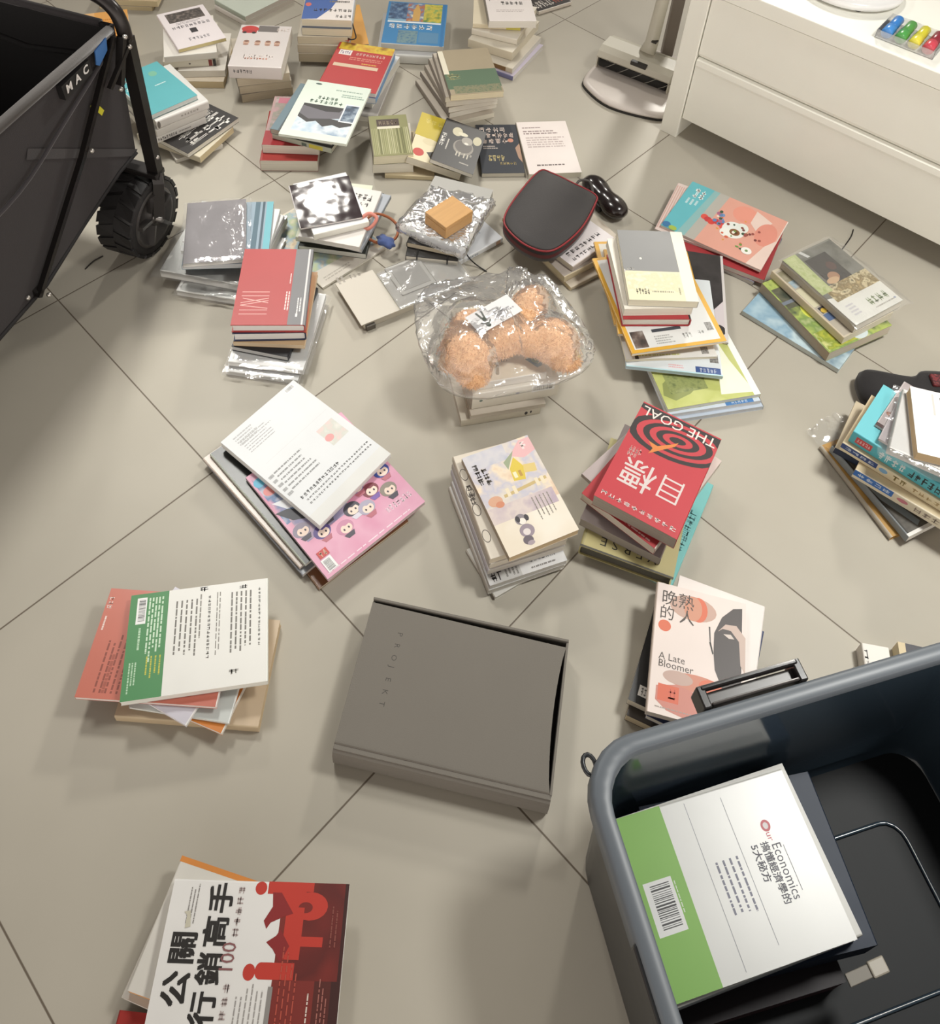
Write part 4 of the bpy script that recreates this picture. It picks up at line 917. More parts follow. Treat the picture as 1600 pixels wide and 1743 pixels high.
 ('k15a', 'red hardcover with a grey band and thin white line drawing', 'books stacked under the red hardcover with a grey band', 'hardcover_book', 0.153, 0.22, 0.024, -0.4071, 1.3501, 0.085, 5.21, 'R', 'T', '#b2403f', '#6d6c6e', '#f6f4f0'),
 ('k16g', 'folded colour map at the bottom of the pile under the dark shiny sleeve', 'books and sleeve piled under the dark shiny disc sleeve', 'folded_map', 0.2, 0.26, 0.006, -0.3505, 1.6057, 0.0, 47.58, 'L', 'T', '#dcd3c0', '', '#f4f0e4'),
 ('k16f', 'black covered book with white pages low in the pile under the dark shiny sleeve', 'books and sleeve piled under the dark shiny disc sleeve', 'paperback_book', 0.165, 0.22, 0.016, -0.3071, 1.6612, 0.0066, -4.49, 'R', 'T', '#2c2f2a', '#2c2f2a', '#eef0e8'),
 ('k16e', 'cream mint spined book in the middle of the pile under the dark shiny sleeve', 'books and sleeve piled under the dark shiny disc sleeve', 'paperback_book', 0.15, 0.21, 0.016, -0.326, 1.6715, 0.0232, -2.88, 'B', 'T', '#dfe2cc', '#e4e6d2', '#eef0e0'),
 ('k16d', 'blue grey wallet shaped book showing behind the pile with the dark shiny sleeve', 'books and sleeve piled under the dark shiny disc sleeve', 'paperback_book', 0.13, 0.2, 0.012, -0.2805, 1.6443, 0.0398, -13.94, 'R', 'T', '#a9aeb5', '#8f949b', '#d8d8d4'),
 ('k16c', 'white book with dark lettering behind the dark shiny sleeve', 'books and sleeve piled under the dark shiny disc sleeve', 'paperback_book', 0.15, 0.2, 0.014, -0.3053, 1.6346, 0.0524, -8.42, 'R', 'T', '#e3ded8', '#dad6d0', '#efeee8'),
 ('k16b', 'white book slanting out directly under the dark shiny sleeve', 'books and sleeve piled under the dark shiny disc sleeve', 'paperback_book', 0.135, 0.19, 0.018, -0.3332, 1.65, 0.067, 25.22, 'B', 'T', '#e9e8ea', '#efeee4', '#f2f0e8'),
 ('k16a', 'dark shiny wrapped square sleeve with strong white glare', 'books and sleeve piled under the dark shiny disc sleeve', 'disc_sleeve', 0.15, 0.155, 0.006, -0.3451, 1.6462, 0.0856, 20.72, 'L', 'T', '#33292b', '#e2dedc', '#e6e2de'),
 ('k18e', 'white book with pale blue back text on the floor right of the black notebooks', 'notebooks and books under the small wooden box', 'paperback_book', 0.14, 0.2, 0.016, -0.0263, 1.6684, 0.0, -318.77, 'B', 'T', '#d8dade', '#eef0f2', '#eceef0'),
 ('k18d', 'lower black notebook with an elastic band and white pages', 'notebooks and books under the small wooden box', 'notebook', 0.125, 0.19, 0.018, -0.072, 1.6301, 0.0166, -2.86, 'L', 'T', '#262422', '#262422', '#e9e4d6'),
 ('k18c', 'upper black notebook directly on the banded notebook', 'notebooks and books under the small wooden box', 'notebook', 0.13, 0.19, 0.016, -0.0573, 1.6477, 0.0352, -11.09, 'L', 'T', '#2b2827', '#2b2827', '#d6cbb2'),
 ('k18b', 'grey green edged book inside the clear bag beneath the wooden box', 'notebooks and books under the small wooden box', 'paperback_book', 0.155, 0.21, 0.022, -0.0398, 1.6677, 0.0518, -14.69, 'B', 'T', '#b4b2ac', '#a9b0a4', '#d8d6cc'),
 ('k19d', 'wide cream grey book at the bottom of the pile under the black zip case', 'books under the black zip case', 'paperback_book', 0.21, 0.28, 0.012, 0.2566, 1.6681, 0.0, 36.69, 'B', 'T', '#c9bdac', '#cdbfa8', '#ead9b0'),
 ('k19c', 'grey covered book with dark edge second from the bottom under the black zip case', 'books under the black zip case', 'paperback_book', 0.15, 0.21, 0.02, 0.2336, 1.6356, 0.0126, -322.23, 'B', 'T', '#b5aaa0', '#d8c9a8', '#d9cba9'),
 ('k19b', 'white book with black lettering sticking out right under the black zip case', 'books under the black zip case', 'paperback_book', 0.15, 0.21, 0.016, 0.2353, 1.653, 0.0332, -314.5, 'B', 'T', '#e3dcdc', '#d6c9c0', '#e6dcc8'),
 ('k21d', 'grey edged book at the bottom of the pastel magazine pile', 'magazines under the pastel food magazine', 'paperback_book', 0.24, 0.19, 0.012, 0.6478, 1.6967, 0.0, -32.74, 'R', 'T', '#8c8a94', '#8c8a94', '#d8d2cc'),
 ('k21c', 'red covered book second from the bottom of the pastel magazine pile', 'magazines under the pastel food magazine', 'paperback_book', 0.24, 0.19, 0.014, 0.6508, 1.6848, 0.0126, -25.39, 'R', 'T', '#a8383c', '#a8383c', '#e8dcd4'),
 ('k21b', 'white booklet with pink lines sticking out left under the pastel food magazine', 'magazines under the pastel food magazine', 'magazine', 0.26, 0.2, 0.006, 0.6289, 1.7307, 0.0272, -24.06, 'L', 'T', '#e6d4cc', '#d9c0b8', '#efe8e2'),
 ('k21a', 'pastel magazine with food pictures on a turquoise and salmon cover', 'magazines under the pastel food magazine', 'magazine', 0.262, 0.205, 0.008, 0.6488, 1.7201, 0.0338, -30.46, 'R', 'T', '#e4a795', '#efe2da', '#f2ebe4'),
 ('k22l', 'dark red edged thick magazine at the bottom of the tall magazine stack', 'magazines and books under the grey hardcover with a cream band', 'magazine', 0.21, 0.28, 0.012, 0.5169, 1.305, 0.0, 14.5, 'R', 'T', '#c9d4e2', '#3b3b3e', '#dfe6ee'),
 ('k22k', 'white magazine with a blue label under the green leaf magazine', 'magazines and books under the grey hardcover with a cream band', 'magazine', 0.21, 0.28, 0.012, 0.509, 1.3099, 0.0126, 14.47, 'R', 'T', '#dce6f2', '#3a3a3d', '#eef2f6'),
 ('k22j', 'yellow green magazine with a big leaf on its cover', 'magazines and books under the grey hardcover with a cream band', 'magazine', 0.21, 0.285, 0.01, 0.5044, 1.3188, 0.0252, 15.37, 'R', 'T', '#c3c67c', '#eef0e0', '#eff2ee'),
 ('k22i', 'magazine with a black and white photo showing right of the yellow bordered magazines', 'magazines and books under the grey hardcover with a cream band', 'magazine', 0.2, 0.27, 0.006, 0.5097, 1.4807, 0.0358, -6.37, 'R', 'T', '#3c3838', '#b9b4b4', '#e4e0dc'),
 ('k22h', 'pale blue edged magazine with a dark blue label in the tall magazine stack', 'magazines and books under the grey hardcover with a cream band', 'magazine', 0.205, 0.275, 0.01, 0.4681, 1.3766, 0.0424, -2.65, 'R', 'T', '#dde3e6', '#eceeee', '#c4dce6'),
 ('k22g', 'white magazine with a small code square, below the yellow bordered magazines', 'magazines and books under the grey hardcover with a cream band', 'magazine', 0.2, 0.27, 0.008, 0.4406, 1.401, 0.053, 7.38, 'R', 'T', '#e9e8e4', '#efeee8', '#f1ead2'),
 ('k22f', 'lowest yellow bordered magazine, its left edge fanned furthest out', 'magazines and books under the grey hardcover with a cream band', 'magazine', 0.2, 0.254, 0.008, 0.422, 1.4804, 0.0616, 7.21, 'L', 'T', '#d9a63c', '#d9a63c', '#efe9d8'),
 ('k22e', 'yellow bordered magazine in the middle of the yellow edged set', 'magazines and books under the grey hardcover with a cream band', 'magazine', 0.2, 0.254, 0.008, 0.4348, 1.4417, 0.0702, 3.47, 'L', 'T', '#dba83e', '#dba83e', '#efe9d8'),
 ('k22d', 'topmost yellow bordered magazine with a photo and text panel', 'magazines and books under the grey hardcover with a cream band', 'magazine', 0.215, 0.28, 0.008, 0.4356, 1.4121, 0.0788, -345.58, 'L', 'T', '#e0ac3e', '#e0ac3e', '#f2efe2'),
 ('k22c', 'red hardcover third from the top of the tall magazine stack', 'magazines and books under the grey hardcover with a cream band', 'hardcover_book', 0.15, 0.212, 0.024, 0.4149, 1.4349, 0.0874, 5.2, 'R', 'T', '#a83438', '#2b2526', '#f4f0e4'),
 ('k22b', 'white book directly under the grey hardcover with a cream band', 'magazines and books under the grey hardcover with a cream band', 'paperback_book', 0.15, 0.212, 0.022, 0.4121, 1.4447, 0.112, 6.4, 'R', 'T', '#efe9dc', '#f2ecde', '#f6f2e4'),
 ('k22a', 'grey book with a cream paper band, topping the tall magazine stack', 'magazines and books under the grey hardcover with a cream band', 'paperback_book', 0.15, 0.212, 0.02, 0.4264, 1.4498, 0.1346, 2.89, 'R', 'T', '#858584', '#efe8d6', '#f4eed8'),
 ('k23d', 'pale blue covered book at the bottom of the garden book pile', 'books under the wrapped garden photo book', 'paperback_book', 0.24, 0.17, 0.014, 0.8003, 1.4473, 0.0, -39.24, 'B', 'T', '#a9c3d0', '#cfd6d2', '#d9dccf'),
 ('k23c', 'green garden covered book second from the bottom of the garden book pile', 'books under the wrapped garden photo book', 'paperback_book', 0.225, 0.19, 0.03, 0.8411, 1.4693, 0.0146, -60.56, 'B', 'T', '#a3b27a', '#a8977f', '#e4d9c6'),
 ('k23b', 'cream book with small house pictures under the wrapped garden photo book', 'books under the wrapped garden photo book', 'paperback_book', 0.225, 0.16, 0.022, 0.8526, 1.4893, 0.0452, -57.4, 'B', 'T', '#cfc5ae', '#dccdb2', '#efe8d6'),
 ('k23a', 'photo covered garden book with a white title band, in clear wrap', 'books under the wrapped garden photo book', 'paperback_book', 0.222, 0.155, 0.026, 0.8708, 1.5018, 0.0678, -56.56, 'B', 'R', '#5c5a50', '#b1a896', '#efeadc'),
 ('k24i', 'thin orange brown hardcover on the floor at the bottom of the right edge pile', 'books piled at the right edge by the black pouch', 'hardcover_book', 0.21, 0.148, 0.012, 0.8618, 1.0433, 0.0, -65.22, 'B', 'T', '#b98f4c', '#b7ad9c', '#e9e4d6'),
 ('k24h', 'book with a black and white photo cover and white edge in the right edge pile', 'books piled at the right edge by the black pouch', 'paperback_book', 0.21, 0.15, 0.02, 0.8805, 1.037, 0.0126, -62.23, 'B', 'T', '#3a3733', '#8f969a', '#e6e2da'),
 ('k24g', 'dark navy labelled book low in the right edge pile', 'books piled at the right edge by the black pouch', 'paperback_book', 0.2, 0.14, 0.016, 0.8843, 1.0854, 0.0332, -32.05, 'B', 'T', '#c9bba0', '#27344f', '#d5c39f'),
 ('k24f', 'cream book with a bright blue spine label in the right edge pile', 'books piled at the right edge by the black pouch', 'paperback_book', 0.21, 0.148, 0.026, 0.9066, 1.0166, 0.0498, -35.33, 'B', 'T', '#d9c8a4', '#e9dfc6', '#cdb68e'),
 ('k24e', 'cream book with a navy spine label below the teal book in the right edge pile', 'books piled at the right edge by the black pouch', 'paperback_book', 0.21, 0.148, 0.024, 0.8851, 1.0545, 0.0764, -37.09, 'B', 'T', '#d9c8a4', '#ecdfbd', '#cdb891'),
 ('k24d', 'thick teal book with a small red spine tag at the right edge', 'books piled at the right edge by the black pouch', 'paperback_book', 0.21, 0.148, 0.034, 0.8955, 1.055, 0.101, -38.28, 'B', 'T', '#6fc3cc', '#58b9c6', '#cbb894'),
 ('k24c2', 'purple grey booklet with brown and black art, right edge pile under the wrapped white book', 'books piled at the right edge by the black pouch', 'magazine', 0.21, 0.14, 0.006, 0.9368, 1.064, 0.1356, -39.42, 'L', 'T', '#b0a5a4', '', '#dcd4d0'),
 ('k24c', 'plain mauve grey booklet fanned out beside the wrapped white book', 'books piled at the right edge by the black pouch', 'magazine', 0.21, 0.148, 0.006, 0.9328, 1.0404, 0.1422, -35.24, 'L', 'T', '#aea4a6', '', '#dcd6d4'),
 ('k24b', 'white book in loose clear wrap under the top white book at the right edge', 'books piled at the right edge by the black pouch', 'paperback_book', 0.21, 0.152, 0.02, 0.9356, 1.03, 0.1488, -26.36, 'L', 'T', '#dcdad6', '#b9b4ae', '#e4e2de'),
 ('k24a', 'white book with a brown page edge, topping the pile at the right edge', 'books piled at the right edge by the black pouch', 'paperback_book', 0.21, 0.152, 0.022, 0.9645, 1.0377, 0.1694, -12.39, 'R', 'T', '#f0efec', '#e8e4da', '#d8bd94'),
 ('k25d', 'cream book at the bottom of the stack under the bagged bear, left corner showing', 'books under the bagged plush bear', 'paperback_book', 0.168, 0.23, 0.022, 0.0678, 1.234, 0.0, 15.4, 'B', 'T', '#d6cfbf', '#dcd5c4', '#cbbfae'),
 ('k25c', 'thin dark and brown spined booklet second from the bottom under the bear', 'books under the bagged plush bear', 'paperback_book', 0.16, 0.22, 0.012, 0.0821, 1.2321, 0.0226, 15.51, 'L', 'T', '#cfc6b8', '#a89a88', '#d8cfc0'),
 ('k25b', 'thick white book with a code sticker on its spine under the bagged bear', 'books under the bagged plush bear', 'paperback_book', 0.182, 0.135, 0.05, 0.1062, 1.2095, 0.0352, 15.77, 'B', 'T', '#e4ddce', '#eae5d8', '#b9ada0'),
 ('k25a', 'cream book with a small blue bird picture directly under the bagged bear', 'books under the bagged plush bear', 'paperback_book', 0.154, 0.2, 0.022, 0.0815, 1.2447, 0.0858, 16.14, 'B', 'T', '#efe3cc', '#f4efe6', '#e9dfc9'),
 ('k26f', 'brown edged booklet at the bottom of the pink magazine pile', 'magazines under the white back cover book', 'magazine', 0.2, 0.3, 0.006, -0.2446, 0.9248, 0.0, 43.64, 'L', 'T', '#8a5f3f', '#8a5f3f', '#e8dfc8'),
 ('k26e', 'grey blue spined magazine under the red and white spined one in the pink magazine pile', 'magazines under the white back cover book', 'magazine', 0.22, 0.3, 0.008, -0.2808, 0.948, 0.0066, 47.53, 'L', 'T', '#9a9ea2', '#8e93a0', '#e4dfd8'),
 ('k26d', 'magazine with a red and purple spine in the pink magazine pile', 'magazines under the white back cover book', 'magazine', 0.22, 0.3, 0.006, -0.2893, 0.9569, 0.0152, 48.24, 'L', 'T', '#cfc0b4', '#c9b9ac', '#e6dfd8'),
 ('k26c', 'mint spined magazine directly under the pink comic magazine', 'magazines under the white back cover book', 'magazine', 0.22, 0.3, 0.008, -0.2765, 0.9594, 0.0218, 47.19, 'L', 'T', '#3a3c3a', '#b8c0b4', '#e6e6de'),
 ('k26b', 'pink comic magazine with small cartoon faces and a barcode', 'magazines under the white back cover book', 'magazine', 0.222, 0.258, 0.01, -0.2099, 0.9191, 0.0304, 45.46, 'L', 'T', '#dc9db4', '#cfb9bf', '#ddd0cc'),
 ('k26a', 'white book back cover with a barcode and grey text on the pink comic magazine', 'magazines under the white back cover book', 'paperback_book', 0.19, 0.265, 0.016, -0.2766, 0.9915, 0.041, 54.54, 'B', 'T', '#dcdedf', '#f2f2ee', '#f4f4ef'),
 ('k27g', 'white booklet at the bottom of the watercolour stack, its corner pointing down', 'books under the watercolour village book', 'paperback_book', 0.135, 0.1, 0.008, 0.124, 0.8313, 0.0, 33.58, 'L', 'T', '#dedbd4', '#b9b0a4', '#efebe2'),
 ('k27f', 'white book with grey spine second from the bottom of the watercolour stack', 'books under the watercolour village book', 'paperback_book', 0.148, 0.21, 0.014, 0.1098, 0.8828, 0.0086, 23.02, 'L', 'T', '#dfddd8', '#b8afa4', '#f1eee6'),
 ('k27e', 'white back cover book with a barcode under the watercolour stack', 'books under the watercolour village book', 'paperback_book', 0.148, 0.21, 0.014, 0.1132, 0.8845, 0.0232, 22.42, 'L', 'T', '#e6e6e6', '#b3aba4', '#f3f1ec'),
 ('k27d', 'lavender spined book in the middle of the watercolour stack', 'books under the watercolour village book', 'paperback_book', 0.148, 0.205, 0.016, 0.1098, 0.9009, 0.0378, 21.95, 'L', 'T', '#e0dcd8', '#a9a2a6', '#efe8dc'),
 ('k27c', 'grey spined paperback third from the top of the watercolour stack', 'books under the watercolour village book', 'paperback_book', 0.148, 0.205, 0.016, 0.1114, 0.9036, 0.0544, 22.14, 'L', 'T', '#e4ddd2', '#a59c92', '#efe6d4'),
 ('k27b', 'cream book with black line drawings directly under the watercolour village book', 'books under the watercolour village book', 'paperback_book', 0.148, 0.208, 0.016, 0.1113, 0.9055, 0.071, 21.41, 'L', 'T', '#dcd3c4', '#b3a797', '#f0e4cc'),
 ('k27a', 'watercolour village covered book with two small sketched figures', 'books under the watercolour village book', 'paperback_book', 0.136, 0.206, 0.016, 0.1285, 0.9012, 0.0876, 26.29, 'L', 'T', '#e6dccb', '#8f7f6a', '#e9cfa4'),
 ('k28f', 'aqua covered book at the bottom right of the red target book stack', 'books under the red target book', 'paperback_book', 0.16, 0.235, 0.014, 0.3922, 0.9312, 0.0, -26.98, 'R', 'T', '#79c3c0', '#79c3c0', '#d8e6e0'),
 ('k28e', 'olive hardcover lettered VERSE under the red target book', 'books under the red target book', 'hardcover_book', 0.17, 0.24, 0.03, 0.3612, 0.9305, 0.0146, -17.38, 'L', 'B', '#b8ad79', '#a39a6b', '#57544a'),
 ('k28d', 'grey covered book with a mauve corner in the red target book stack', 'books under the red target book', 'paperback_book', 0.155, 0.23, 0.022, 0.3628, 0.9517, 0.0452, -25.25, 'R', 'T', '#a79c9a', '#c9c2bc', '#a59c92'),
 ('k28c', 'rounded mauve grey booklet sticking out left under the red target book', 'books under the red target book', 'paperback_book', 0.15, 0.22, 0.01, 0.3788, 0.9931, 0.0678, -43.73, 'L', 'T', '#b3a6a4', '', '#b9aea6'),
 ('k28b', 'red and white covered book directly under the red target book', 'books under the red target book', 'paperback_book', 0.158, 0.235, 0.02, 0.3783, 0.9566, 0.0784, -38.15, 'R', 'B', '#a92a30', '#c9bdb4', '#d9cdbd'),
 ('k28a', 'red book with a black target and the title THE GOAL seen upside down', 'books under the red target book', 'paperback_book', 0.158, 0.235, 0.032, 0.3846, 0.9586, 0.099, -27.77, 'R', 'B', '#c03a42', '#c03a42', '#aaa093'),
 ('k29d', 'cream edged paperback at the bottom of the stack touching the grey bin', 'books under the late bloomer book', 'paperback_book', 0.148, 0.21, 0.02, 0.4167, 0.6461, 0.0, -20.84, 'R', 'T', '#4a423c', '#4a423c', '#d8c7a6'),
 ('k29c', 'black covered book with a white tag sticking out left under the pale orange book', 'books under the late bloomer book', 'paperback_book', 0.15, 0.21, 0.018, 0.4191, 0.6623, 0.0206, -21.06, 'R', 'T', '#1f1d1c', '#1f1d1c', '#e6dcc8'),
 ('k29b2', 'navy and red edged book between the black book and the white book', 'books under the late bloomer book', 'paperback_book', 0.148, 0.21, 0.012, 0.4427, 0.6362, 0.0392, -20.96, 'R', 'T', '#3c466a', '#3c466a', '#e0d8cc'),
 ('k29b', 'plain white book showing at the upper right under the pale orange book', 'books under the late bloomer book', 'paperback_book', 0.148, 0.21, 0.012, 0.4526, 0.6665, 0.0518, -17.76, 'R', 'T', '#ebe2dc', '#ece4de', '#eee6da'),
 ('k29a', 'pale book with orange shapes and a dark half face beside the grey bin', 'books under the late bloomer book', 'paperback_book', 0.15, 0.21, 0.014, 0.4238, 0.6506, 0.0644, -10.83, 'L', 'T', '#ebdcd4', '#c9b8ac', '#f0e6da'),
 ('k30a', 'white book with a dark label peeking over the rim of the grey bin', 'books peeking over the bin rim', 'paperback_book', 0.045, 0.09, 0.03, 0.7379, 0.6626, 0.0, -6.7, 'L', 'T', '#e3ddd4', '#d9d2c8', '#e8e0cc'),
 ('k30b', 'dark book with an orange mark peeking over the rim of the grey bin', 'books peeking over the bin rim', 'paperback_book', 0.1, 0.09, 0.03, 0.8271, 0.6639, 0, -9.14, 'L', 'T', '#2d2a33', '#d8c9a6', '#e2d4b4'),
 ('k31f', 'beige book at the bottom of the green and white back cover pile', 'books under the green and white back cover book', 'paperback_book', 0.225, 0.165, 0.02, -0.38, 0.6023, 0.0, -0.47, 'B', 'T', '#cdb79a', '#c9b595', '#dcc39c'),
 ('k31e', 'orange thin book with a white edge under the green and white back cover', 'books under the green and white back cover book', 'paperback_book', 0.14, 0.14, 0.008, -0.3669, 0.5915, 0.0206, -16.52, 'R', 'T', '#d9863a', '#f0e8dc', '#f2eee6'),
 ('k31d', 'pale mint booklet with black lines above the orange book', 'books under the green and white back cover book', 'magazine', 0.16, 0.18, 0.006, -0.384, 0.6135, 0.0292, -4.44, 'R', 'T', '#d5dad6', '#eef0ec', '#eceee8'),
 ('k31c', 'lavender white booklet with a corner pointing down in the green and white pile', 'books under the green and white back cover book', 'magazine', 0.15, 0.165, 0.008, -0.4119, 0.6122, 0.0358, -22.16, 'R', 'T', '#d5d2dc', '#f4f2f0', '#f2f0ee'),
 ('k31b', 'salmon red booklet spread out left under the green and white back cover book', 'books under the green and white back cover book', 'magazine', 0.22, 0.17, 0.008, -0.4425, 0.6181, 0.0444, 0.07, 'R', 'L', '#c97462', '#f0e4de', '#f0e4de'),
 ('k31a', 'white back cover book with a green band and barcode at its left end', 'books under the green and white back cover book', 'paperback_book', 0.222, 0.165, 0.014, -0.3853, 0.6286, 0.053, 11.78, 'R', 'R', '#ecebe5', '#f2f4ec', '#f4f4ec'),
 ('k32d', 'red book at the bottom left corner of the marketing book pile', 'books under the red and white marketing book', 'paperback_book', 0.2, 0.11, 0.014, -0.2768, 0.1265, 0.0, -1.86, 'L', 'T', '#a52f28', '#8f241f', '#d8c4bc'),
 ('k32c', 'lower white book fanned left under the marketing book', 'books under the red and white marketing book', 'paperback_book', 0.21, 0.148, 0.014, -0.2534, 0.2412, 0.0146, -14.3, 'L', 'T', '#d9d5cc', '#d6d1c6', '#e4e0d6'),
 ('k32b', 'white book with an orange top edge fanned left under the marketing book', 'books under the red and white marketing book', 'paperback_book', 0.21, 0.148, 0.016, -0.2463, 0.2511, 0.0292, -11.72, 'L', 'T', '#dcd8cf', '#dad6cc', '#e8a860'),
 ('k32a', 'white and dark red marketing book with big black title characters, cut by the bottom edge', 'books under the red and white marketing book', 'paperback_book', 0.237, 0.17, 0.016, -0.2119, 0.2339, 0.0458, 1.69, 'T', 'L', '#e8e6e2', '#e8e6e2', '#efece4'),
 ('kbd', 'black and red folder at the bottom of the bin pile', 'books and folders in the grey bin', 'folder', 0.24, 0.2, 0.05, 0.4234, 0.3197, 0.014, 15.39, 'L', 'T', '#241e22', '', '#5a3a38'),
 ('kbc', 'dark blue glossy folder under the white book in the bin', 'books and folders in the grey bin', 'folder', 0.26, 0.2, 0.055, 0.4485, 0.3536, 0.0646, 13.25, 'R', 'T', '#1e2a3d', '#1e2a3d', '#2a3242'),
 ('kbb', 'white paper edged book under the green banded book in the bin', 'books and folders in the grey bin', 'paperback_book', 0.262, 0.2, 0.035, 0.4107, 0.3408, 0.1202, -341.37, 'B', 'T', '#d9d8d2', '#dddbd4', '#e6e2d6'),
 ('kba', 'white back cover with a bright green band and barcode, lying in the bin', 'books and folders in the grey bin', 'magazine', 0.262, 0.195, 0.008, 0.4012, 0.3356, 0.1558, 17.43, 'T', 'R', '#e6e6e2', '#e6e6e2', '#e9e6dc'),
]
for row in BOOKS:
    book(*row)

# ------------------------------------------------------------------ dresser
DR = Vector((0.538, 2.143, 0)); DA = math.atan2(-0.613, 0.79)
dr = thing('low_cabinet', 'white low cabinet with two plain drawer fronts at the upper right', 'cabinet', DR, DA)
wh = M('#fbfaef', 0.38, amt=0.02)
mb = MB(); mb.box(0, 0, 0, 0.052, 0.42, 0.4615, wh, 0.0015); mb.build('side_panel', dr)
mb = MB(); mb.box(1.35, 0, 0, 1.402, 0.42, 0.4615, wh, 0.0015); mb.build('side_panel', dr)
mb = MB(); mb.box(0, -0.001, 0.463, 1.402, 0.42, 0.503, wh, 0.002); mb.build('cabinet_top', dr)
mb = MB(); mb.box(0.054, 0.38, 0.08, 1.348, 0.395, 0.4605, wh); mb.build('back_panel', dr)
mb = MB(); mb.box(0.054, 0.03, 0.075, 1.348, 0.379, 0.09, wh); mb.build('bottom_panel', dr)
for nm, z0, z1 in (('drawer_front', 0.07, 0.272), ('drawer_front', 0.275, 0.459)):
    mb = MB()
    if z0 < 0.1:
        prof = [(0.006, z0), (0.006, z1 - 0.03), (0.0035, z1 - 0.022), (0.0045, z1 - 0.006), (0.014, z1), (0.026, z1), (0.026, z0)]
    else:
        prof = [(0.006, z0 + 0.012), (0.014, z0), (0.026, z0), (0.026, z1), (0.006, z1)]
    L0, L1 = 0.055, 1.347
    a = [(L0, p[0], p[1]) for p in prof]; b = [(L1, p[0], p[1]) for p in prof]
    mb.loft([a, b], wh, smooth=False); mb.build(nm, dr)
ZT = 0.503
# lamp base
lb = MB(); rings = []
for rr, z in ((0.128, 0), (0.134, 0.003), (0.135, 0.012), (0.131, 0.019), (0.115, 0.022), (0.03, 0.0225), (0.02, 0.026), (0.018, 0.06)):
    rings.append([(rr * math.cos(2 * PI * k / 48), rr * math.sin(2 * PI * k / 48), z) for k in range(48)])
lb.loft(rings, M('#f2f2f0', 0.25, amt=0.01))
lamp_base = thing('lamp_base', 'round white lamp base on the cabinet top at the upper edge', 'lamp base', (0.923, 2.134, ZT + 0.004))
lb.build('base', lamp_base)
ft = MB()
for a_ in (200, 265, 330, 60): ft.add(*[([(0.118 * math.cos(math.radians(a_)) + 0.008 * math.cos(k), 0.118 * math.sin(math.radians(a_)) + 0.008 * math.sin(k), z) for z in (-0.004, 0.0005) for k in [2 * PI * i / 8 for i in range(8)]]), [[i, (i + 1) % 8, 8 + (i + 1) % 8, 8 + i] for i in range(8)] + [list(range(8))[::-1]]], M('#3a3836', 0.6))
ft.build('foot_pads', lamp_base)
# highlighters in a clear case
CA = math.atan2(-0.08, 0.101)
cs = thing('clear_case', 'clear plastic case holding four fat highlighters on the white cabinet', 'case', (1.0035, 1.895, ZT), math.radians(-37))
mb = MB(); t_ = 0.0012; cl = film('case_plastic', haze=0.16, bump=0.12, bscale=30, gloss=0.45)
for q in ((-0.068, -0.05, 0, 0.068, 0.05, t_), (-0.068, -0.05, t_, -0.0668, 0.05, 0.022), (0.0668, -0.05, t_, 0.068, 0.05, 0.022), (-0.0668, -0.05, t_, 0.0668, -0.0488, 0.022), (-0.0668, 0.0488, t_, 0.0668, 0.05, 0.022)): mb.box(*q, cl)
mb.build('case', cs)
for i, (nm, c, cap) in enumerate((('blue', '#3f86d2', '#4a92dc'), ('green', '#5aa04e', '#53a452'), ('yellow', '#d8cf3c', '#e6dc4c'), ('red', '#8e2f3a', '#d04a58'))):
    x = -0.048 + 0.032 * i
    p = Matrix.Rotation(math.radians(-37), 4, 'Z') @ Vector((x, 0, 0))
    h = thing('highlighter', 'fat %s highlighter in the clear case on the white cabinet' % nm, 'highlighter', (1.0035 + p.x, 1.895 + p.y, ZT + 0.0015), math.radians(-37), 'highlighters in the clear case')
    mb = MB()
    def cyl(mb_, y0, y1, r_, mat, e=0.002):
        mb_.loft([[(rr * math.cos(2 * PI * k / 20), y, 0.0135 + rr * math.sin(2 * PI * k / 20)) for k in range(20)] for y, rr in ((y0, r_ - e), (y0 + e, r_), (y1 - e, r_), (y1, r_ - e))], mat)
    cyl(mb, -0.006, 0.044, 0.0118, M(c, 0.3)); mb.build('barrel', h)
    mb = MB(); cyl(mb, -0.042, -0.006, 0.0132, M(cap, 0.3)); mb.build('cap', h)

# ------------------------------------------------------------------ vacuum on its dock
VD = math.atan2(-0.103, 0.174)
dock = thing('vacuum_dock', 'white rounded floor dock with a black underside rim beside the white cabinet', 'dock', (0.525, 2.385, 0))
ol = [(-0.198, -0.02), (-0.196, -0.072), (-0.13, -0.157), (-0.005, -0.2), (0.05, -0.187), (0.13, -0.12), (0.19, 0.0), (0.13, 0.11), (0.02, 0.16), (-0.09, 0.13), (-0.155, 0.06)]
ol = [(p.x, p.y) for p in smooth_loop([(a, b, 0) for a, b in ol], 5)]
mb = MB(); mb.prism(ol, 0, 0.006, M('#2b2927', 0.5)); mb.build('rubber_rim', dock)
mb = MB()
def scl(o_, k): return [(p[0] * k, p[1] * k) for p in o_]
mb.loft([[(p[0], p[1], z) for p in scl(ol, k)] for k, z in ((0.985, 0.0062), (0.99, 0.011), (0.97, 0.017), (0.9, 0.02))], M('#dcd3cb', 0.35, amt=0.02)); mb.build('base_plate', dock)
mb = MB(); mb.box(0.052, 0.112, 0.02, 0.088, 0.142, 0.9, M('#7d736a', 0.4), 0.004); mb.build('support_post', dock)
vac = thing('vacuum_cleaner', 'beige upright vacuum cleaner head and tube parked on the white dock', 'vacuum cleaner', (0.49, 2.39, 0.021), VD)
hb = M('#cbc6b6', 0.38, amt=0.02)
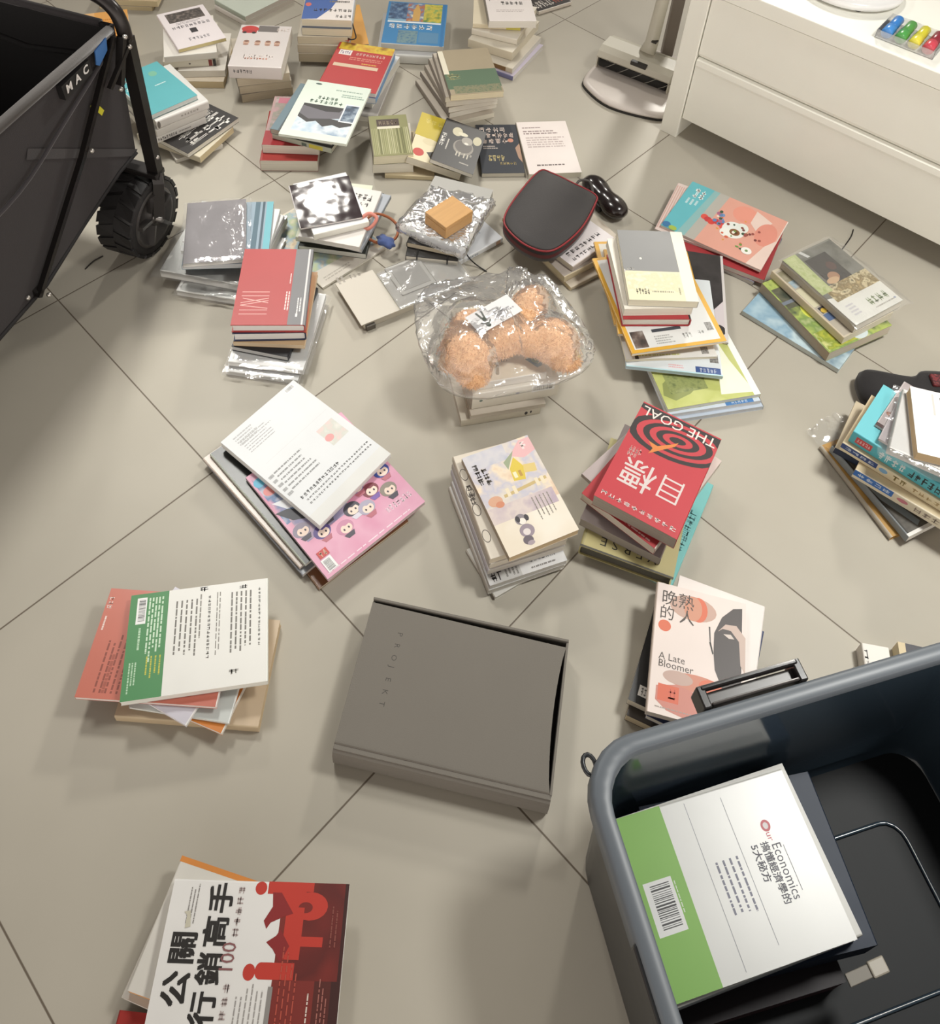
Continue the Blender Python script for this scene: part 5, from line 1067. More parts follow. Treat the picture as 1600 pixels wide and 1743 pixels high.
prof = [(-0.046, 0.038), (-0.05, 0.044), (-0.042, 0.06), (-0.022, 0.072), (0.03, 0.074), (0.062, 0.06), (0.066, 0.02), (0.03, 0.014), (0.0, 0.038)]
mb = MB(); mb.loft([[(x, p[0], p[1]) for p in prof] for x in (-0.12, -0.118, 0.118, 0.12)], hb, smooth=False); mb.build('head', vac)
mb = MB(); mb.loft([[(x, -0.028 + 0.021 * math.cos(2 * PI * k / 18), 0.0225 + 0.021 * math.sin(2 * PI * k / 18)) for k in range(18)] for x in (-0.11, 0.11)], M('#191715', 0.7))
for k in range(5):
    mb.tube([(-0.09 + k * 0.045 + 0.012 * j, -0.028 - 0.0215 * math.cos(0.5 * j - 0.6), 0.0225 + 0.0215 * math.sin(0.5 * j - 0.6)) for j in range(4)], 0.0012, M('#8f8b84', 0.6), n=5)
mb.build('brush_roller', vac)
mb = MB()
for x in (-0.1195, 0.1165): mb.box(x, -0.046, 0.0005, x + 0.003, -0.01, 0.045, hb)
mb.build('end_cheek', vac)
mb = MB(); mb.box(-0.012, -0.045, 0.05, 0.04, -0.03, 0.0665, M('#2e2b28', 0.3), 0.002); mb.build('window', vac)
mb = MB(); ar = Art(mb, (-0.1, -0.0505, 0.036), (1, 0, 0), (0, 0.34, 0.94), (0, -0.94, 0.34), 0.09, 0.018); ar.g(0.15, 0.15, 0.55, 0.6, 4, '#77726a'); ar.e(0.0, 0.5, 0.02, 0.1, '#77726a'); mb.build('panel_marks', vac)
mb = MB(); mb.tube([(0.012, 0.02, 0.072), (0.014, 0.035, 0.1), (0.014, 0.05, 0.2), (0.014, 0.075, 0.4), (0.014, 0.12, 0.85)], [0.025, 0.02, 0.019, 0.019, 0.019], hb, n=18); mb.build('tube', vac)
mb = MB(); mb.box(0.02, 0.012, 0.115, 0.036, 0.03, 0.12, M('#33302c', 0.4)); mb.build('release_button', vac)

# ------------------------------------------------------------------ folding wagon
WG = thing('folding_wagon', 'black fabric folding wagon with a chunky tyre at the left edge', 'wagon', (-0.735, 1.58, 0), math.atan2(-0.968, -0.25))
fab = M('#2d292a', 0.9, 'fabric', sheen=0.08); blk = M('#0d0c0d', 0.95, 'fabric', sheen=0.0); mtl = M('#2a2726', 0.35, metal=0.4)
def yl(z, off=0.0): return -0.04 + 0.04 * (z - 0.1) / 0.5 + off
LW, WW = 0.95, 0.54
side = [(0.0, 0.6), (LW, 0.6), (LW, 0.155), (0.34, 0.163), (0.06, 0.243), (-0.01, 0.25)]
mb = MB()
for y_, sgn in ((0.0, 1), (-WW, -1)):
    out = [(x, y_ + sgn * yl(z), z) for x, z in side]; inn = [(x, y_ + sgn * yl(z, -0.006), z) for x, z in side]
    n_ = len(side)
    mb.add(out + inn, [list(range(n_)) if sgn < 0 else list(range(n_))[::-1]] + [[i, (i + 1) % n_, n_ + (i + 1) % n_, n_ + i] for i in range(n_)], fab)
for x0, x1, zb in ((0.0, 0.006, 0.25), (LW - 0.006, LW, 0.155)):
    mb.add([(x0, 0.0, 0.6), (x0, -WW, 0.6), (x0, -WW - yl(zb), zb), (x0, yl(zb), zb)], [[0, 1, 2, 3]], fab)
    mb.add([(x1, 0.0, 0.6), (x1, -WW, 0.6), (x1, -WW - yl(zb), zb), (x1, yl(zb), zb)], [[0, 1, 2, 3]], fab)
mb.build('fabric_tub', WG)
mb = MB()
for y_, sgn in ((0.0, 1), (-WW, -1)):
    mb.add([(x, y_ + sgn * yl(z, -0.008), z) for x, z in side], [list(range(6))], blk)
for x_, zb in ((0.008, 0.25), (LW - 0.008, 0.155)):
    mb.add([(x_, -0.008, 0.6), (x_, -WW + 0.008, 0.6), (x_, -WW + 0.03, zb), (x_, -0.03, zb)], [[0, 1, 2, 3]], blk)
mb.add([(-0.01, -0.03, 0.25), (-0.01, -WW + 0.03, 0.25), (0.06, -WW + 0.03, 0.243), (0.06, -0.03, 0.243), (0.34, -0.035, 0.163), (0.34, -WW + 0.035, 0.163), (LW, -0.04, 0.155), (LW, -WW + 0.04, 0.155)], [[0, 1, 2, 3], [3, 2, 5, 4], [4, 5, 7, 6]], blk)
# folds of the lining
mb.tube([(0.012, -0.05, 0.52), (0.013, -0.22, 0.5), (0.013, -0.4, 0.53)], 0.006, blk, n=6)
mb.build('lining', WG)
mb = MB(); hem = M('#37322f', 0.7, 'fabric', sheen=0.3)
mb.tube([(0.02, 0.002, 0.597), (0.3, 0.001, 0.596), (0.6, 0.0, 0.592), (LW, 0.0, 0.597)], 0.011, hem, n=10); mb.build('rim_hem', WG)
mb = MB(); mb.tube([(0.003, -0.03, 0.597), (0.0, -0.2, 0.599), (0.003, -0.27, 0.604), (0.0, -WW, 0.597)], 0.009, M('#262224', 0.8, 'fabric'), n=10); mb.build('rim_hem', WG)
mb = MB(); mb.tube([(LW, -0.01, 0.597), (LW, -WW, 0.597)], 0.009, M('#262224', 0.8, 'fabric'), n=10); mb.build('rim_hem', WG)
# raised seams and the side flap below the hem
mb = MB(); mb.tube(smooth_path([(0.05, 0.003, 0.555), (0.2, 0.006, 0.505), (0.36, 0.004, 0.45), (0.55, 0.0, 0.44)], 5), 0.004, M('#322e31', 0.85, 'fabric'), n=8); mb.build('flap_seam', WG)
def sidepatch(name, pts, mat, lift=0.002):
    m_ = MB(); m_.add([(x, yl(z, lift), z) for x, z in pts], [list(range(len(pts)))], mat); return m_.build(name, WG)
sidepatch('seam_band', [(-0.015, 0.255), (0.3, 0.505), (0.31, 0.485), (0.0, 0.245)][::-1], M('#2e2a2b', 0.85, 'fabric'))
mb = MB()
mb.add([(0.197, 0.0125, 0.58), (0.108, 0.0125, 0.585), (0.105, 0.011, 0.552), (0.193, 0.011, 0.545)], [[0, 1, 2, 3]], M('#151314', 0.6))
mb.add([(0.197, 0.0125, 0.58), (0.108, 0.0125, 0.585), (0.105, 0.011, 0.552), (0.193, 0.011, 0.545), (0.197, -0.001, 0.58), (0.108, -0.001, 0.585), (0.105, -0.003, 0.552), (0.193, -0.003, 0.545)], [[0, 4, 5, 1], [1, 5, 6, 2], [2, 6, 7, 3], [3, 7, 4, 0]], M('#151314', 0.6))
ar = Art(mb, (0.19, 0.0124, 0.553), (-1, 0, 0.06), (0, 0.04, 1), (0, 1, -0.04), 0.08, 0.03)
ar.t(0.04, 0.12, 0.026, 'M', '#e9e6e2', bold=.03, sx=.9); ar.t(0.4, 0.14, 0.026, 'A', '#e9e6e2', bold=.03, sx=.9); ar.t(0.72, 0.18, 0.026, 'C', '#e9e6e2', bold=.03, sx=.9)
mb.build('name_patch', WG)
mb = MB(); mb.add([(0.088, 0.014, 0.592), (0.05, 0.016, 0.602), (0.052, 0.013, 0.572), (0.08, 0.01, 0.552), (0.09, 0.011, 0.56)], [[0, 1, 2, 3, 4]], M('#3f74b4', 0.5))
mb.add([(0.088, 0.012, 0.592), (0.05, 0.014, 0.602), (0.052, 0.011, 0.572), (0.08, 0.008, 0.552), (0.09, 0.009, 0.56)], [[4, 3, 2, 1, 0]], M('#3f74b4', 0.5)); mb.build('blue_tag', WG)
mb = MB()
for pts in ([(0.117, 0.474), (0.095, 0.474), (0.093, 0.458), (0.132, 0.416), (0.144, 0.422), (0.113, 0.456)], [(0.106, 0.458), (0.094, 0.463), (0.077, 0.434), (0.087, 0.427)]):
    mb.add([(x, yl(z, 0.004), z) for x, z in pts], [list(range(len(pts)))[::-1]], M('#e2dc34', 0.5))
mb.build('yellow_motif', WG)
mb = MB(); mb.tube([(0.0, 0.021, 0.195), (0.0, 0.021, 0.575)], 0, mtl, sq=(0.014, 0.011)); mb.build('frame_post', WG)
mb = MB(); mb.tube(smooth_path([(0.0, 0.021, 0.565), (0.0, 0.019, 0.6), (-0.003, 0.005, 0.632), (-0.008, -0.03, 0.652), (-0.012, -0.09, 0.66), (-0.014, -0.27, 0.662), (-0.012, -0.45, 0.66), (-0.003, -0.53, 0.63), (0, -0.545, 0.57), (0, -0.545, 0.25)], 6), 0.0145, M('#302c2b', 0.3, metal=0.5), n=14); mb.build('push_handle', WG)
mb = MB(); mb.tube([(0.028, 0.014, 0.59), (0.182, 0.0, 0.392), (0.376, -0.024, 0.17)], 0, M('#2f2c2b', 0.25, metal=0.6), sq=(0.006, 0.005)); mb.build('cross_bar', WG)
mb = MB(); mb.tube([(0.366, -0.027, 0.173), (0.37, -0.3, 0.3), (0.372, -0.5, 0.42)], 0, mtl, sq=(0.011, 0.009)); mb.build('cross_bar', WG)
mb = MB(); mb.tube([(0.015, 0.024, 0.585), (0.05, 0.022, 0.49)], 0, mtl, sq=(0.008, 0.006)); mb.build('strut', WG)
mb = MB(); mb.tube([(0.012, 0.03, 0.56), (0.08, 0.02, 0.498)], 0, mtl, sq=(0.005, 0.004)); mb.build('strut', WG)
mb = MB(); mb.tube([(-0.008, -0.026, 0.25), (0.06, -0.0275, 0.244), (0.2, -0.033, 0.205), (0.34, -0.034, 0.164), (LW, -0.035, 0.156)], 0.005, M('#1d1a1b', 0.7), n=7); mb.build('lower_piping', WG)
mb = MB()
for x, y, z in ((0.366, -0.006, 0.172), (0.06, 0.03, 0.487), (0.011, 0.034, 0.56), (0.018, 0.034, 0.588), (0.0, 0.034, 0.26), (0.165, 0.012, 0.4), (0.395, -0.03, 0.185)):
    bm = bmesh.new(); bmesh.ops.create_uvsphere(bm, u_segments=10, v_segments=6, radius=0.0055)
    mb.bm(bm, M('#c9c5bf', 0.25, metal=0.8), Matrix.Translation((x, y, z)), True)
mb.build('bolts', WG)
# wheel
wx, wz, wr = 0.035, 0.1005, 0.1
def ringy(y, rr, n=44): return [(wx + rr * math.cos(2 * PI * k / n), y, wz + rr * math.sin(2 * PI * k / n)) for k in range(n)]
rub = M('#1d1b1b', 0.55)
wheel = MB(); wheel.loft([ringy(y, rr) for y, rr in ((-0.066, 0.07), (-0.068, 0.088), (-0.06, 0.096), (-0.022, 0.0975), (0.014, 0.096), (0.021, 0.088), (0.019, 0.073))], rub, cap=False)
for k in range(18):
    for sgn in (1, -1):
        a0 = 2 * PI * (k + (0.25 if sgn > 0 else -0.25)) / 18
        pts = []
        for rr in (0.092, 0.1):
            for (yy, da) in ((-0.023, 0.2), (-0.023, -0.06), (-0.023 + sgn * 0.043, -0.2), (-0.023 + sgn * 0.043, 0.06)):
                a = a0 + da
                pts.append((wx + rr * math.cos(a), yy, wz + rr * math.sin(a)))
        f_ = [[4, 5, 6, 7], [0, 1, 5, 4], [1, 2, 6, 5], [2, 3, 7, 6], [3, 0, 4, 7]]
        if sgn < 0: f_ = [q[::-1] for q in f_]
        wheel.add(pts, f_, rub)
wo = wheel.build('wheel_tyre', WG)
mb = MB(); rim = M('#3b3836', 0.28)
mb.loft([ringy(y, rr) for y, rr in ((0.017, 0.076), (0.022, 0.072), (0.021, 0.066), (0.012, 0.05), (0.01, 0.024), (0.018, 0.02), (0.02, 0.001))], rim, cap=False)
mb.loft([ringy(y, rr) for y, rr in ((-0.067, 0.074), (-0.06, 0.05), (-0.062, 0.001))], rim, cap=False)
for k in range(5):
    a = 2 * PI * k / 5 + 0.3
    p0 = Vector((wx + 0.02 * math.cos(a), 0.017, wz + 0.02 * math.sin(a))); p1 = Vector((wx + 0.066 * math.cos(a), 0.0225, wz + 0.066 * math.sin(a)))
    mb.tube([p0, p1], 0, rim, sq=(0.009, 0.004))
mb.build('hub_disc', WG)
mb = MB(); mb.tube([(0.004, 0.027, 0.215), (0.012, 0.032, 0.19), (wx, 0.032, wz)], 0, mtl, sq=(0.012, 0.004)); mb.tube([(0.004, -0.078, 0.215), (0.012, -0.078, 0.19), (wx, -0.078, wz)], 0, mtl, sq=(0.012, 0.004))
mb.box(-0.016, -0.083, 0.205, 0.02, 0.036, 0.22, mtl, 0.003); mb.tube([(wx, -0.084, wz), (wx, 0.04, wz)], 0.008, M('#8a8784', 0.3, metal=0.7), n=10); mb.build('fork', WG)
# the other three wheels and posts
for nm in ('wheel_tyre', 'hub_disc', 'fork', 'frame_post'):
    src = [o for o in WG.children if o.name.split('.')[0] == nm][0]
    for dx, dy in ((0.0, -0.545), (0.89, 0.0), (0.89, -0.545)):
        c = src.copy(); COL.objects.link(c); c.parent = WG
        if dy < 0:
            c.rotation_euler = (0, 0, PI); c.location = (dx + (0.07 if nm != 'frame_post' else 0.0), dy, 0)
        else: c.location = (dx, dy, 0)

# ------------------------------------------------------------------ grey storage bin
BO = Vector((0.185, 0.428)); BA = math.radians(17.8)
LB, WB, HB = 0.64, 0.45, 0.312
bn = thing('storage_bin', 'big dark grey plastic storage bin filling the lower right corner', 'storage bin', (BO.x, BO.y, 0), BA)
pl = M('#6a7178', 0.4, amt=0.02)
pd = M('#2e3033', 0.3, amt=0.02)
pi_ = M('#37444f', 0.14, amt=0.02, spec=0.65)
def rr_at(inset, z, rad=0.07):
    return [(p[0], p[1], z) for p in rrect(inset, -WB + inset, LB - inset, -inset, max(0.02, rad - inset * 0.5), 6)]
mb = MB()
mb.loft([rr_at(0.036, 0.0), rr_at(0.03, 0.005), rr_at(0.022, 0.15), rr_at(0.012, HB - 0.05)], pd, cap=False)
q_ = rr_at(0.036, 0.0); mb.add(q_, [list(range(len(q_)))[::-1]], pd)
mb.build('outer_wall', bn)
mb = MB()
mb.loft([rr_at(0.024, HB - 0.012), rr_at(0.026, HB - 0.06), rr_at(0.036, 0.15), rr_at(0.042, 0.02), rr_at(0.05, 0.012)], pi_, cap=False)
fl_ = rr_at(0.05, 0.012); mb.add(fl_, [list(range(len(fl_)))], M('#16191c', 0.55, amt=0.03, spec=0.3))
fl2 = rrect(0.13, -WB + 0.13, LB - 0.13, -0.13, 0.03, 4)
mb.tube([(p[0], p[1], 0.0135) for p in fl2], 0.003, pi_, n=6, closed=True)
mb.build('inner_wall', bn)
mb = MB()
mb.loft([rr_at(0.0245, HB - 0.014), rr_at(0.0225, HB - 0.002), rr_at(0.0205, HB), rr_at(0.005, HB - 0.001), rr_at(0.001, HB - 0.004), rr_at(0.0, HB - 0.012), rr_at(0.0, HB - 0.035), rr_at(0.008, HB - 0.037), rr_at(0.012, HB - 0.055)], pl, cap=False)
mb.build('rim', bn)
mb = MB(); g_ = M('#4a4644', 0.25, coat=0.4)
for x in (0.185, 0.33): mb.box(x, 0.001, HB - 0.04, x + 0.012, 0.03, HB - 0.004, M('#262322', 0.3), 0.002)
mb.box(0.198, 0.003, HB - 0.045, 0.33, 0.007, HB - 0.003, g_, 0.002); mb.box(0.19, 0.022, HB - 0.012, 0.338, 0.03, HB - 0.003, M('#1c1a1a', 0.2), 0.003)
mb.box(0.198, 0.008, HB - 0.022, 0.33, 0.023, HB - 0.018, g_)
mb.build('lid_clip', bn)
mb = MB(); mb.tube([(0.02 + 0.008 * math.cos(2 * PI * k / 14) - 0.004, 0.0 + 0.012 * math.sin(2 * PI * k / 14) - 0.018, HB - 0.02) for k in range(14)], 0.003, pd, n=8, closed=True); mb.build('hinge_loop', bn)
mb = MB(); mb.box(-0.003, -0.36, HB - 0.03, 0.012, -0.2, HB - 0.006, pd, 0.004); mb.build('side_grip', bn)
bk_ = thing('strap_buckle', 'small beige strap buckle lying at the right of the dark folder in the bin', 'buckle', (0.588, 0.262, 0.124), math.radians(20))
mb = MB(); mb.box(-0.012, -0.009, 0, 0.012, 0.009, 0.006, M('#b9b0a0', 0.4), 0.002); mb.build('buckle', bk_)
mb = MB(); mb.box(-0.045, -0.007, 0, -0.011, 0.007, 0.003, M('#8f887c', 0.5), 0.001); mb.build('strap', bk_)

# ------------------------------------------------------------------ grey cloth box lettered PROJEKT
bx = thing('slipcase_box', 'flat grey cloth box lettered PROJEKT on the floor in the centre foreground', 'box', (0.036, 0.578, 0), math.radians(-8.3))
gc = M('#706b63', 0.85, 'fabric', sheen=0.05, amt=0.03); gd = M('#5d564e', 0.85, 'fabric', sheen=0.0)
BWd, BD, BH = 0.332, 0.232, 0.056
x0, x1, y0, y1 = -BWd / 2, BWd / 2, -BD / 2, BD / 2
mb = MB()
mb.box(x0, y0 + 0.004, 0, x1, y1, 0.003, gc); mb.box(x0, y1 - 0.004, 0.003, x1, y1, BH + 0.003, gc, 0.0008); mb.box(x1 - 0.0035, y0 + 0.006, 0.003, x1, y1 - 0.004, BH + 0.001, gc, 0.0008); mb.box(x0, y0 + 0.006, 0.003, x0 + 0.0035, y1 - 0.004, BH - 0.004, gc)
mb.box(x0 + 0.004, y0 + 0.01, 0.003, x1 - 0.004, y1 - 0.005, 0.03, M('#2d2926', 0.8))
mb.build('tray', bx)
mb = MB()
lid = [(x0, y0), (x1 - 0.001, y0)]
for k in range(11): lid.append((x1 - 0.001 - 0.009 * math.sin(PI * k / 10) ** 0.7 - 0.002, y0 + 0.004 + (BD - 0.016) * k / 10))
lid += [(x1 - 0.006, y1 - 0.0125), (x0, y1 - 0.008)]
mb.prism(lid, BH - 0.003, BH, gc)
ar = Art(mb, (x0, y0, BH), (1, 0, 0), (0, 1, 0), (0, 0, 1), BWd, BD)
for k, ch in enumerate('PROJEKT'):
    ar.t(0.162 - 0.001 * k, 0.8 - 0.077 * k, 0.0125, ch, '#3f3a34', rot=-90, bold=-0.004)
mb.build('lid', bx)
mb = MB()
pr_ = [(y0 + 0.008, BH), (y0 + 0.002, BH - 0.001), (y0 - 0.004, BH - 0.006), (y0 - 0.006, BH - 0.016), (y0 - 0.006, 0.012), (y0 - 0.003, 0.002), (y0 + 0.006, 0.0), (y0 + 0.006, 0.004), (y0 - 0.001, 0.008), (y0 - 0.002, BH - 0.012), (y0 + 0.008, BH - 0.0035)]
mb.loft([[(x, p[0], p[1]) for p in pr_] for x in (x0, x1 - 0.001)], gc, smooth=False)
mb.build('hinged_spine', bx)
mb = MB(); mb.box(x0, y0 + 0.0065, BH - 0.0005, x1 - 0.002, y0 + 0.0085, BH + 0.0006, gd); mb.build('hinge_groove', bx)

# ------------------------------------------------------------------ things on the piles
# wooden box on a clear bag
bgm = MB(); rn = random.Random(4); ou = [(-0.167, 1.603), (-0.155, 1.64), (-0.105, 1.74), (-0.085, 1.757), (0.03, 1.732), (0.068, 1.718), (0.055, 1.68), (0.02, 1.58), (-0.002, 1.523), (-0.03, 1.53), (-0.12, 1.572)]
c_ = Vector((-0.047, 1.638)); rings = []; nn = 66
lp = smooth_loop([(a, b, 0) for a, b in ou], 6)
for fr_, z in ((1.0, 0.0552), (1.0, 0.062), (0.97, 0.072), (0.85, 0.0765), (0.6, 0.078), (0.3, 0.0775), (0.02, 0.0775)):
    rings.append([(c_.x + (p.x - c_.x) * fr_ + rn.uniform(-.002, .002), c_.y + (p.y - c_.y) * fr_ + rn.uniform(-.002, .002), z + (rn.uniform(-.003, .002) if fr_ > 0.65 else rn.uniform(-.001, 0))) for p in lp])
bgm.loft(rings, film(haze=0.42, tint='#dcdcde', bump=0.5, bscale=40, gloss=0.35), cap=False)
cb = thing('clear_bag', 'crumpled clear plastic bag under the small wooden box', 'plastic bag'); bgm.build('bag_film', cb)
wb = thing('wooden_box', 'small light wooden box sitting on a crumpled clear bag', 'wooden box', (-0.043, 1.6155, 0.0785), math.radians(47))
wd = M('#c79a62', 0.45, 'wood')
mb = MB(); mb.box(-0.0445, -0.036, 0, 0.0445, 0.036, 0.026, wd, 0.0012); mb.build('body', wb)
mb = MB(); mb.box(-0.0445, -0.036, 0.0265, 0.0445, 0.036, 0.0375, wd, 0.0015); mb.build('lid', wb)
mb = MB(); mb.box(0.0446, -0.006, 0.02, 0.0452, 0.006, 0.027, M('#8a6236', 0.5)); mb.build('thumb_notch', wb)
cd = MB(); cd.tube(smooth_path([(0.004, 1.56, 0.034), (0.016, 1.552, 0.022), (0.034, 1.549, 0.006), (0.056, 1.536, 0.002)], 5), 0.0018, M('#1d1b1a', 0.6), n=6)
tag(cd.build('cord'), 'short black cord trailing from the black notebooks onto the tiles', 'cord')
cd = MB(); cd.tube(smooth_path([(-0.392, 2.42, 0.126), (-0.378, 2.395, 0.1), (-0.372, 2.375, 0.088), (-0.388, 2.362, 0.09), (-0.4, 2.37, 0.092)], 5), 0.002, M('#2a2524', 0.6), n=6)
cd.add([(-0.406, 2.376, 0.091), (-0.386, 2.366, 0.091), (-0.39, 2.35, 0.089), (-0.41, 2.36, 0.089)], [[0, 1, 2, 3]], M('#a8483c', 0.5))
tag(cd.build('bookmark_cord'), 'thin black bookmark cord with a red end beside the blue and white book', 'cord')

# white document case in clear film
dc = thing('document_case', 'flat off white document case on the tiles left of the bagged bear', 'document case', (-0.134, 1.478, 0.0), math.radians(33))
og = M('#cfc8bb', 0.5, amt=0.02)
mb = MB(); mb.box(-0.142, -0.078, 0, 0.142, 0.045, 0.018, M('#c4bdae', 0.5, amt=0.02), 0.002); mb.build('body', dc)
mb = MB(); mb.box(-0.15, -0.08, 0.0183, -0.055, 0.06, 0.021, og, 0.0006); ar = Art(mb, (-0.15, -0.08, 0.021), (1, 0, 0), (0, 1, 0), (0, 0, 1), 0.095, 0.16); ar.l(0.05, 0.78, 0.28, 0.97, 2, '#a39c92', True); ar.g(0.35, 0.85, 0.7, 0.93, 3, '#aaa398'); mb.build('flap', dc)
mb = MB(); mb.box(-0.052, -0.075, 0.0183, 0.138, 0.044, 0.0195, M('#b3b0aa', 0.3), 0.0004); mb.box(-0.03, -0.045, 0.0196, 0.06, 0.05, 0.0225, M('#bdbab4', 0.25), 0.003); mb.box(-0.02, -0.035, 0.0226, 0.05, 0.04, 0.0235, M('#a9a6a1', 0.2), 0.0004); mb.build('sleeve_panel', dc)
wrap_mesh(0.19, 0.118, 0.0235, 9, over=(.0, .012, .004, .002), wob=0.004).build('plastic_wrap', dc).location = (0.043, -0.017, 0)
mb = MB(); mb.box(-0.139, -0.086, 0.0, -0.118, -0.0785, 0.014, M('#5a544c', 0.5)); mb.build('corner_clip', dc)

# orange cord and blue cloth by the disc sleeve pile
cd = MB(); cd.tube(smooth_path([(-0.262, 1.585, 0.072), (-0.244, 1.606, 0.075), (-0.222, 1.637, 0.07), (-0.19, 1.652, 0.045), (-0.168, 1.638, 0.03), (-0.17, 1.602, 0.026), (-0.2, 1.58, 0.027), (-0.235, 1.592, 0.03), (-0.255, 1.6, 0.05)], 6), 0.0035, M('#a8623c', 0.6), n=8)
cd.tube(smooth_path([(-0.255, 1.6, 0.082), (-0.235, 1.615, 0.09), (-0.215, 1.606, 0.085), (-0.228, 1.588, 0.07), (-0.25, 1.59, 0.06)], 5), 0.0045, M('#d98a7a', 0.5), n=8)
tag(cd.build('cord'), 'coiled orange and pink cord beside the dark shiny sleeve', 'cord')
cd = MB(); bm = bmesh.new(); bmesh.ops.create_icosphere(bm, subdivisions=3, radius=1)
for v in bm.verts: v.co = Vector((v.co.x * 0.026, v.co.y * 0.016, 0.038 + v.co.z * 0.01)) + Vector((math.sin(v.co.y * 9), math.sin(v.co.x * 7), 0)) * 0.003
cd.bm(bm, M('#3d4f80', 0.8, 'fabric'), Matrix.Translation((-0.19, 1.577, 0)) @ Matrix.Rotation(-0.6, 4, 'Z'), True)
tag(cd.build('cloth_pouch'), 'small navy blue cloth pouch under the coiled orange cord', 'pouch')

# black zip case with red piping
zc = thing('zip_case', 'black zip case with red piping on the books right of centre top', 'case', (0.205, 1.67, 0.0505))
zo = [(0.176, 1.812), (0.209, 1.808), (0.262, 1.775), (0.315, 1.737), (0.312, 1.7), (0.275, 1.613), (0.222, 1.545), (0.182, 1.527), (0.134, 1.549), (0.094, 1.6), (0.093, 1.645), (0.125, 1.723)]
zo = [Vector((a - 0.205, b - 1.67, 0)) for a, b in zo]
zl = smooth_loop(zo, 5)
bk = M('#2c2827', 0.62, 'fabric', sheen=0.15, amt=0.35, scale=9)
mb = MB(); mb.loft([[(p.x * k, p.y * k, z) for p in zl] for k, z in ((0.94, 0.0), (1.0, 0.008), (1.005, 0.025), (1.0, 0.042))], M('#241f1f', 0.7, 'fabric')); mb.build('side_wall', zc)
mb = MB(); mb.loft([[(p.x * k, p.y * k, z) for p in zl] for k, z in ((0.995, 0.0415), (0.95, 0.0455), (0.8, 0.048), (0.5, 0.0485), (0.05, 0.047))], bk); mb.build('cover', zc)
mb = MB(); mb.tube([(p.x, p.y, 0.0425) for p in zl], 0.0024, M('#8e1f26', 0.5), n=7, closed=True); mb.build('piping', zc)
mb = MB(); mb.tube([(p.x * 0.97, p.y * 0.97, 0.0075) for p in zl], 0.0024, M('#8e1f26', 0.5), n=7, closed=True); mb.build('piping', zc)
mb = MB(); mb.loft([[(p.x * 1.008, p.y * 1.008, z) for p in zl] for z in (0.019, 0.03)], M('#5a1c20', 0.6), cap=False); mb.build('zip', zc)
mb = MB(); mb.tube(smooth_path([(0.06, 0.098, 0.03), (0.075, 0.125, 0.035), (0.1, 0.13, 0.03), (0.108, 0.1, 0.025), (0.1, 0.075, 0.025)], 5), 0.0035, M('#4a4542', 0.6), n=7); mb.build('carry_loop', zc)

# dark glasses case
gcs = thing('glasses_case', 'glossy dark brown hourglass shaped case on the tiles beside the zip case', 'glasses case', (0.353, 1.807, 0.0), math.radians(-59))
mb = MB(); rings = []
for k in range(25):
    t = -1 + 2 * k / 24
    x = 0.083 * t; e_ = max(0.001, 1 - abs(t) ** 4.5) ** 0.5
    rr = 0.034 * e_ * (1 - 0.2 * math.exp(-(t * 3.2) ** 2))
    rings.append([(x, rr * math.cos(2 * PI * j / 26), 0.026 + 0.026 * (rr / 0.034) * math.sin(2 * PI * j / 26)) for j in range(26)])
mb.loft(rings, M('#231a19', 0.2, coat=0.3)); mb.build('shell', gcs)
mb = MB(); mb.box(-0.028, -0.034, 0.004, 0.028, -0.024, 0.024, M('#161313', 0.5), 0.004); mb.build('clasp', gcs)

# black pouch at the right edge
pc = thing('pouch', 'black padded pouch with a red plaid edge behind the right edge pile', 'pouch', (0.98, 1.25, 0.0))
mb = MB(); po = smooth_loop([(-0.118, 0.0, 0), (-0.112, 0.03, 0), (-0.09, 0.042, 0), (0.0, 0.03, 0), (0.04, 0.05, 0), (0.16, 0.04, 0), (0.17, -0.03, 0), (0.0, -0.06, 0), (-0.08, -0.05, 0), (-0.112, -0.03, 0)], 5)
po = [Vector((p.x, p.y + 0.0, 0)) for p in po]
mb.loft([[(p.x * k, p.y * k, z) for p in po] for k, z in ((0.93, 0), (1, 0.012), (1, 0.03), (0.93, 0.042), (0.7, 0.047), (0.1, 0.047))], M('#1b1819', 0.85, 'fabric')); mb.build('body', pc)
mb = MB(); mb.box(0.035, 0.0, 0.046, 0.16, 0.03, 0.055, M('#7a2c30', 0.8, 'print', pal='#5a2024 #8a3438 #3a2022 #9a4a4a', scale=90), 0.003); mb.build('plaid_edge', pc)
cp = wrap_mesh(0.05, 0.04, 0.008, 31, over=(.02, .02, .02, .02), wob=0.01)
cp.build('plastic_wrap', thing('crumpled_film', 'scrap of crumpled clear film left of the right edge pile', 'plastic film', (0.79, 1.135, 0.0), 0.6))

# ------------------------------------------------------------------ plush bear in a clear bag
br = thing('plush_bear', 'peach plush bear lying in a clear bag on the cream books', 'plush toy', (0.1, 1.22, 0.108))
fur = M('#e4b88c', 0.9, 'fabric', sheen=0.5, amt=0.14, scale=60)
def blob(bm_, c, rx, ry, rz, rot=0.0, tilt=0.0):
    q = bmesh.ops.create_icosphere(bm_, subdivisions=3, radius=1)
    mt = Matrix.Translation(c) @ Matrix.Rotation(rot, 4, 'Z') @ Matrix.Rotation(tilt, 4, 'Y') @ Matrix.Diagonal((rx, ry, rz, 1))
    for v in q['verts']: v.co = mt @ v.co
bm = bmesh.new()
blob(bm, (-0.078, -0.048, 0.044), 0.054, 0.064, 0.044, 0.35)      # torso
blob(bm, (-0.02, 0.0, 0.04), 0.07, 0.05, 0.04, 0.5)              # belly
blob(bm, (-0.075, 0.012, 0.04), 0.042, 0.045, 0.038, 0.8)          # far arm
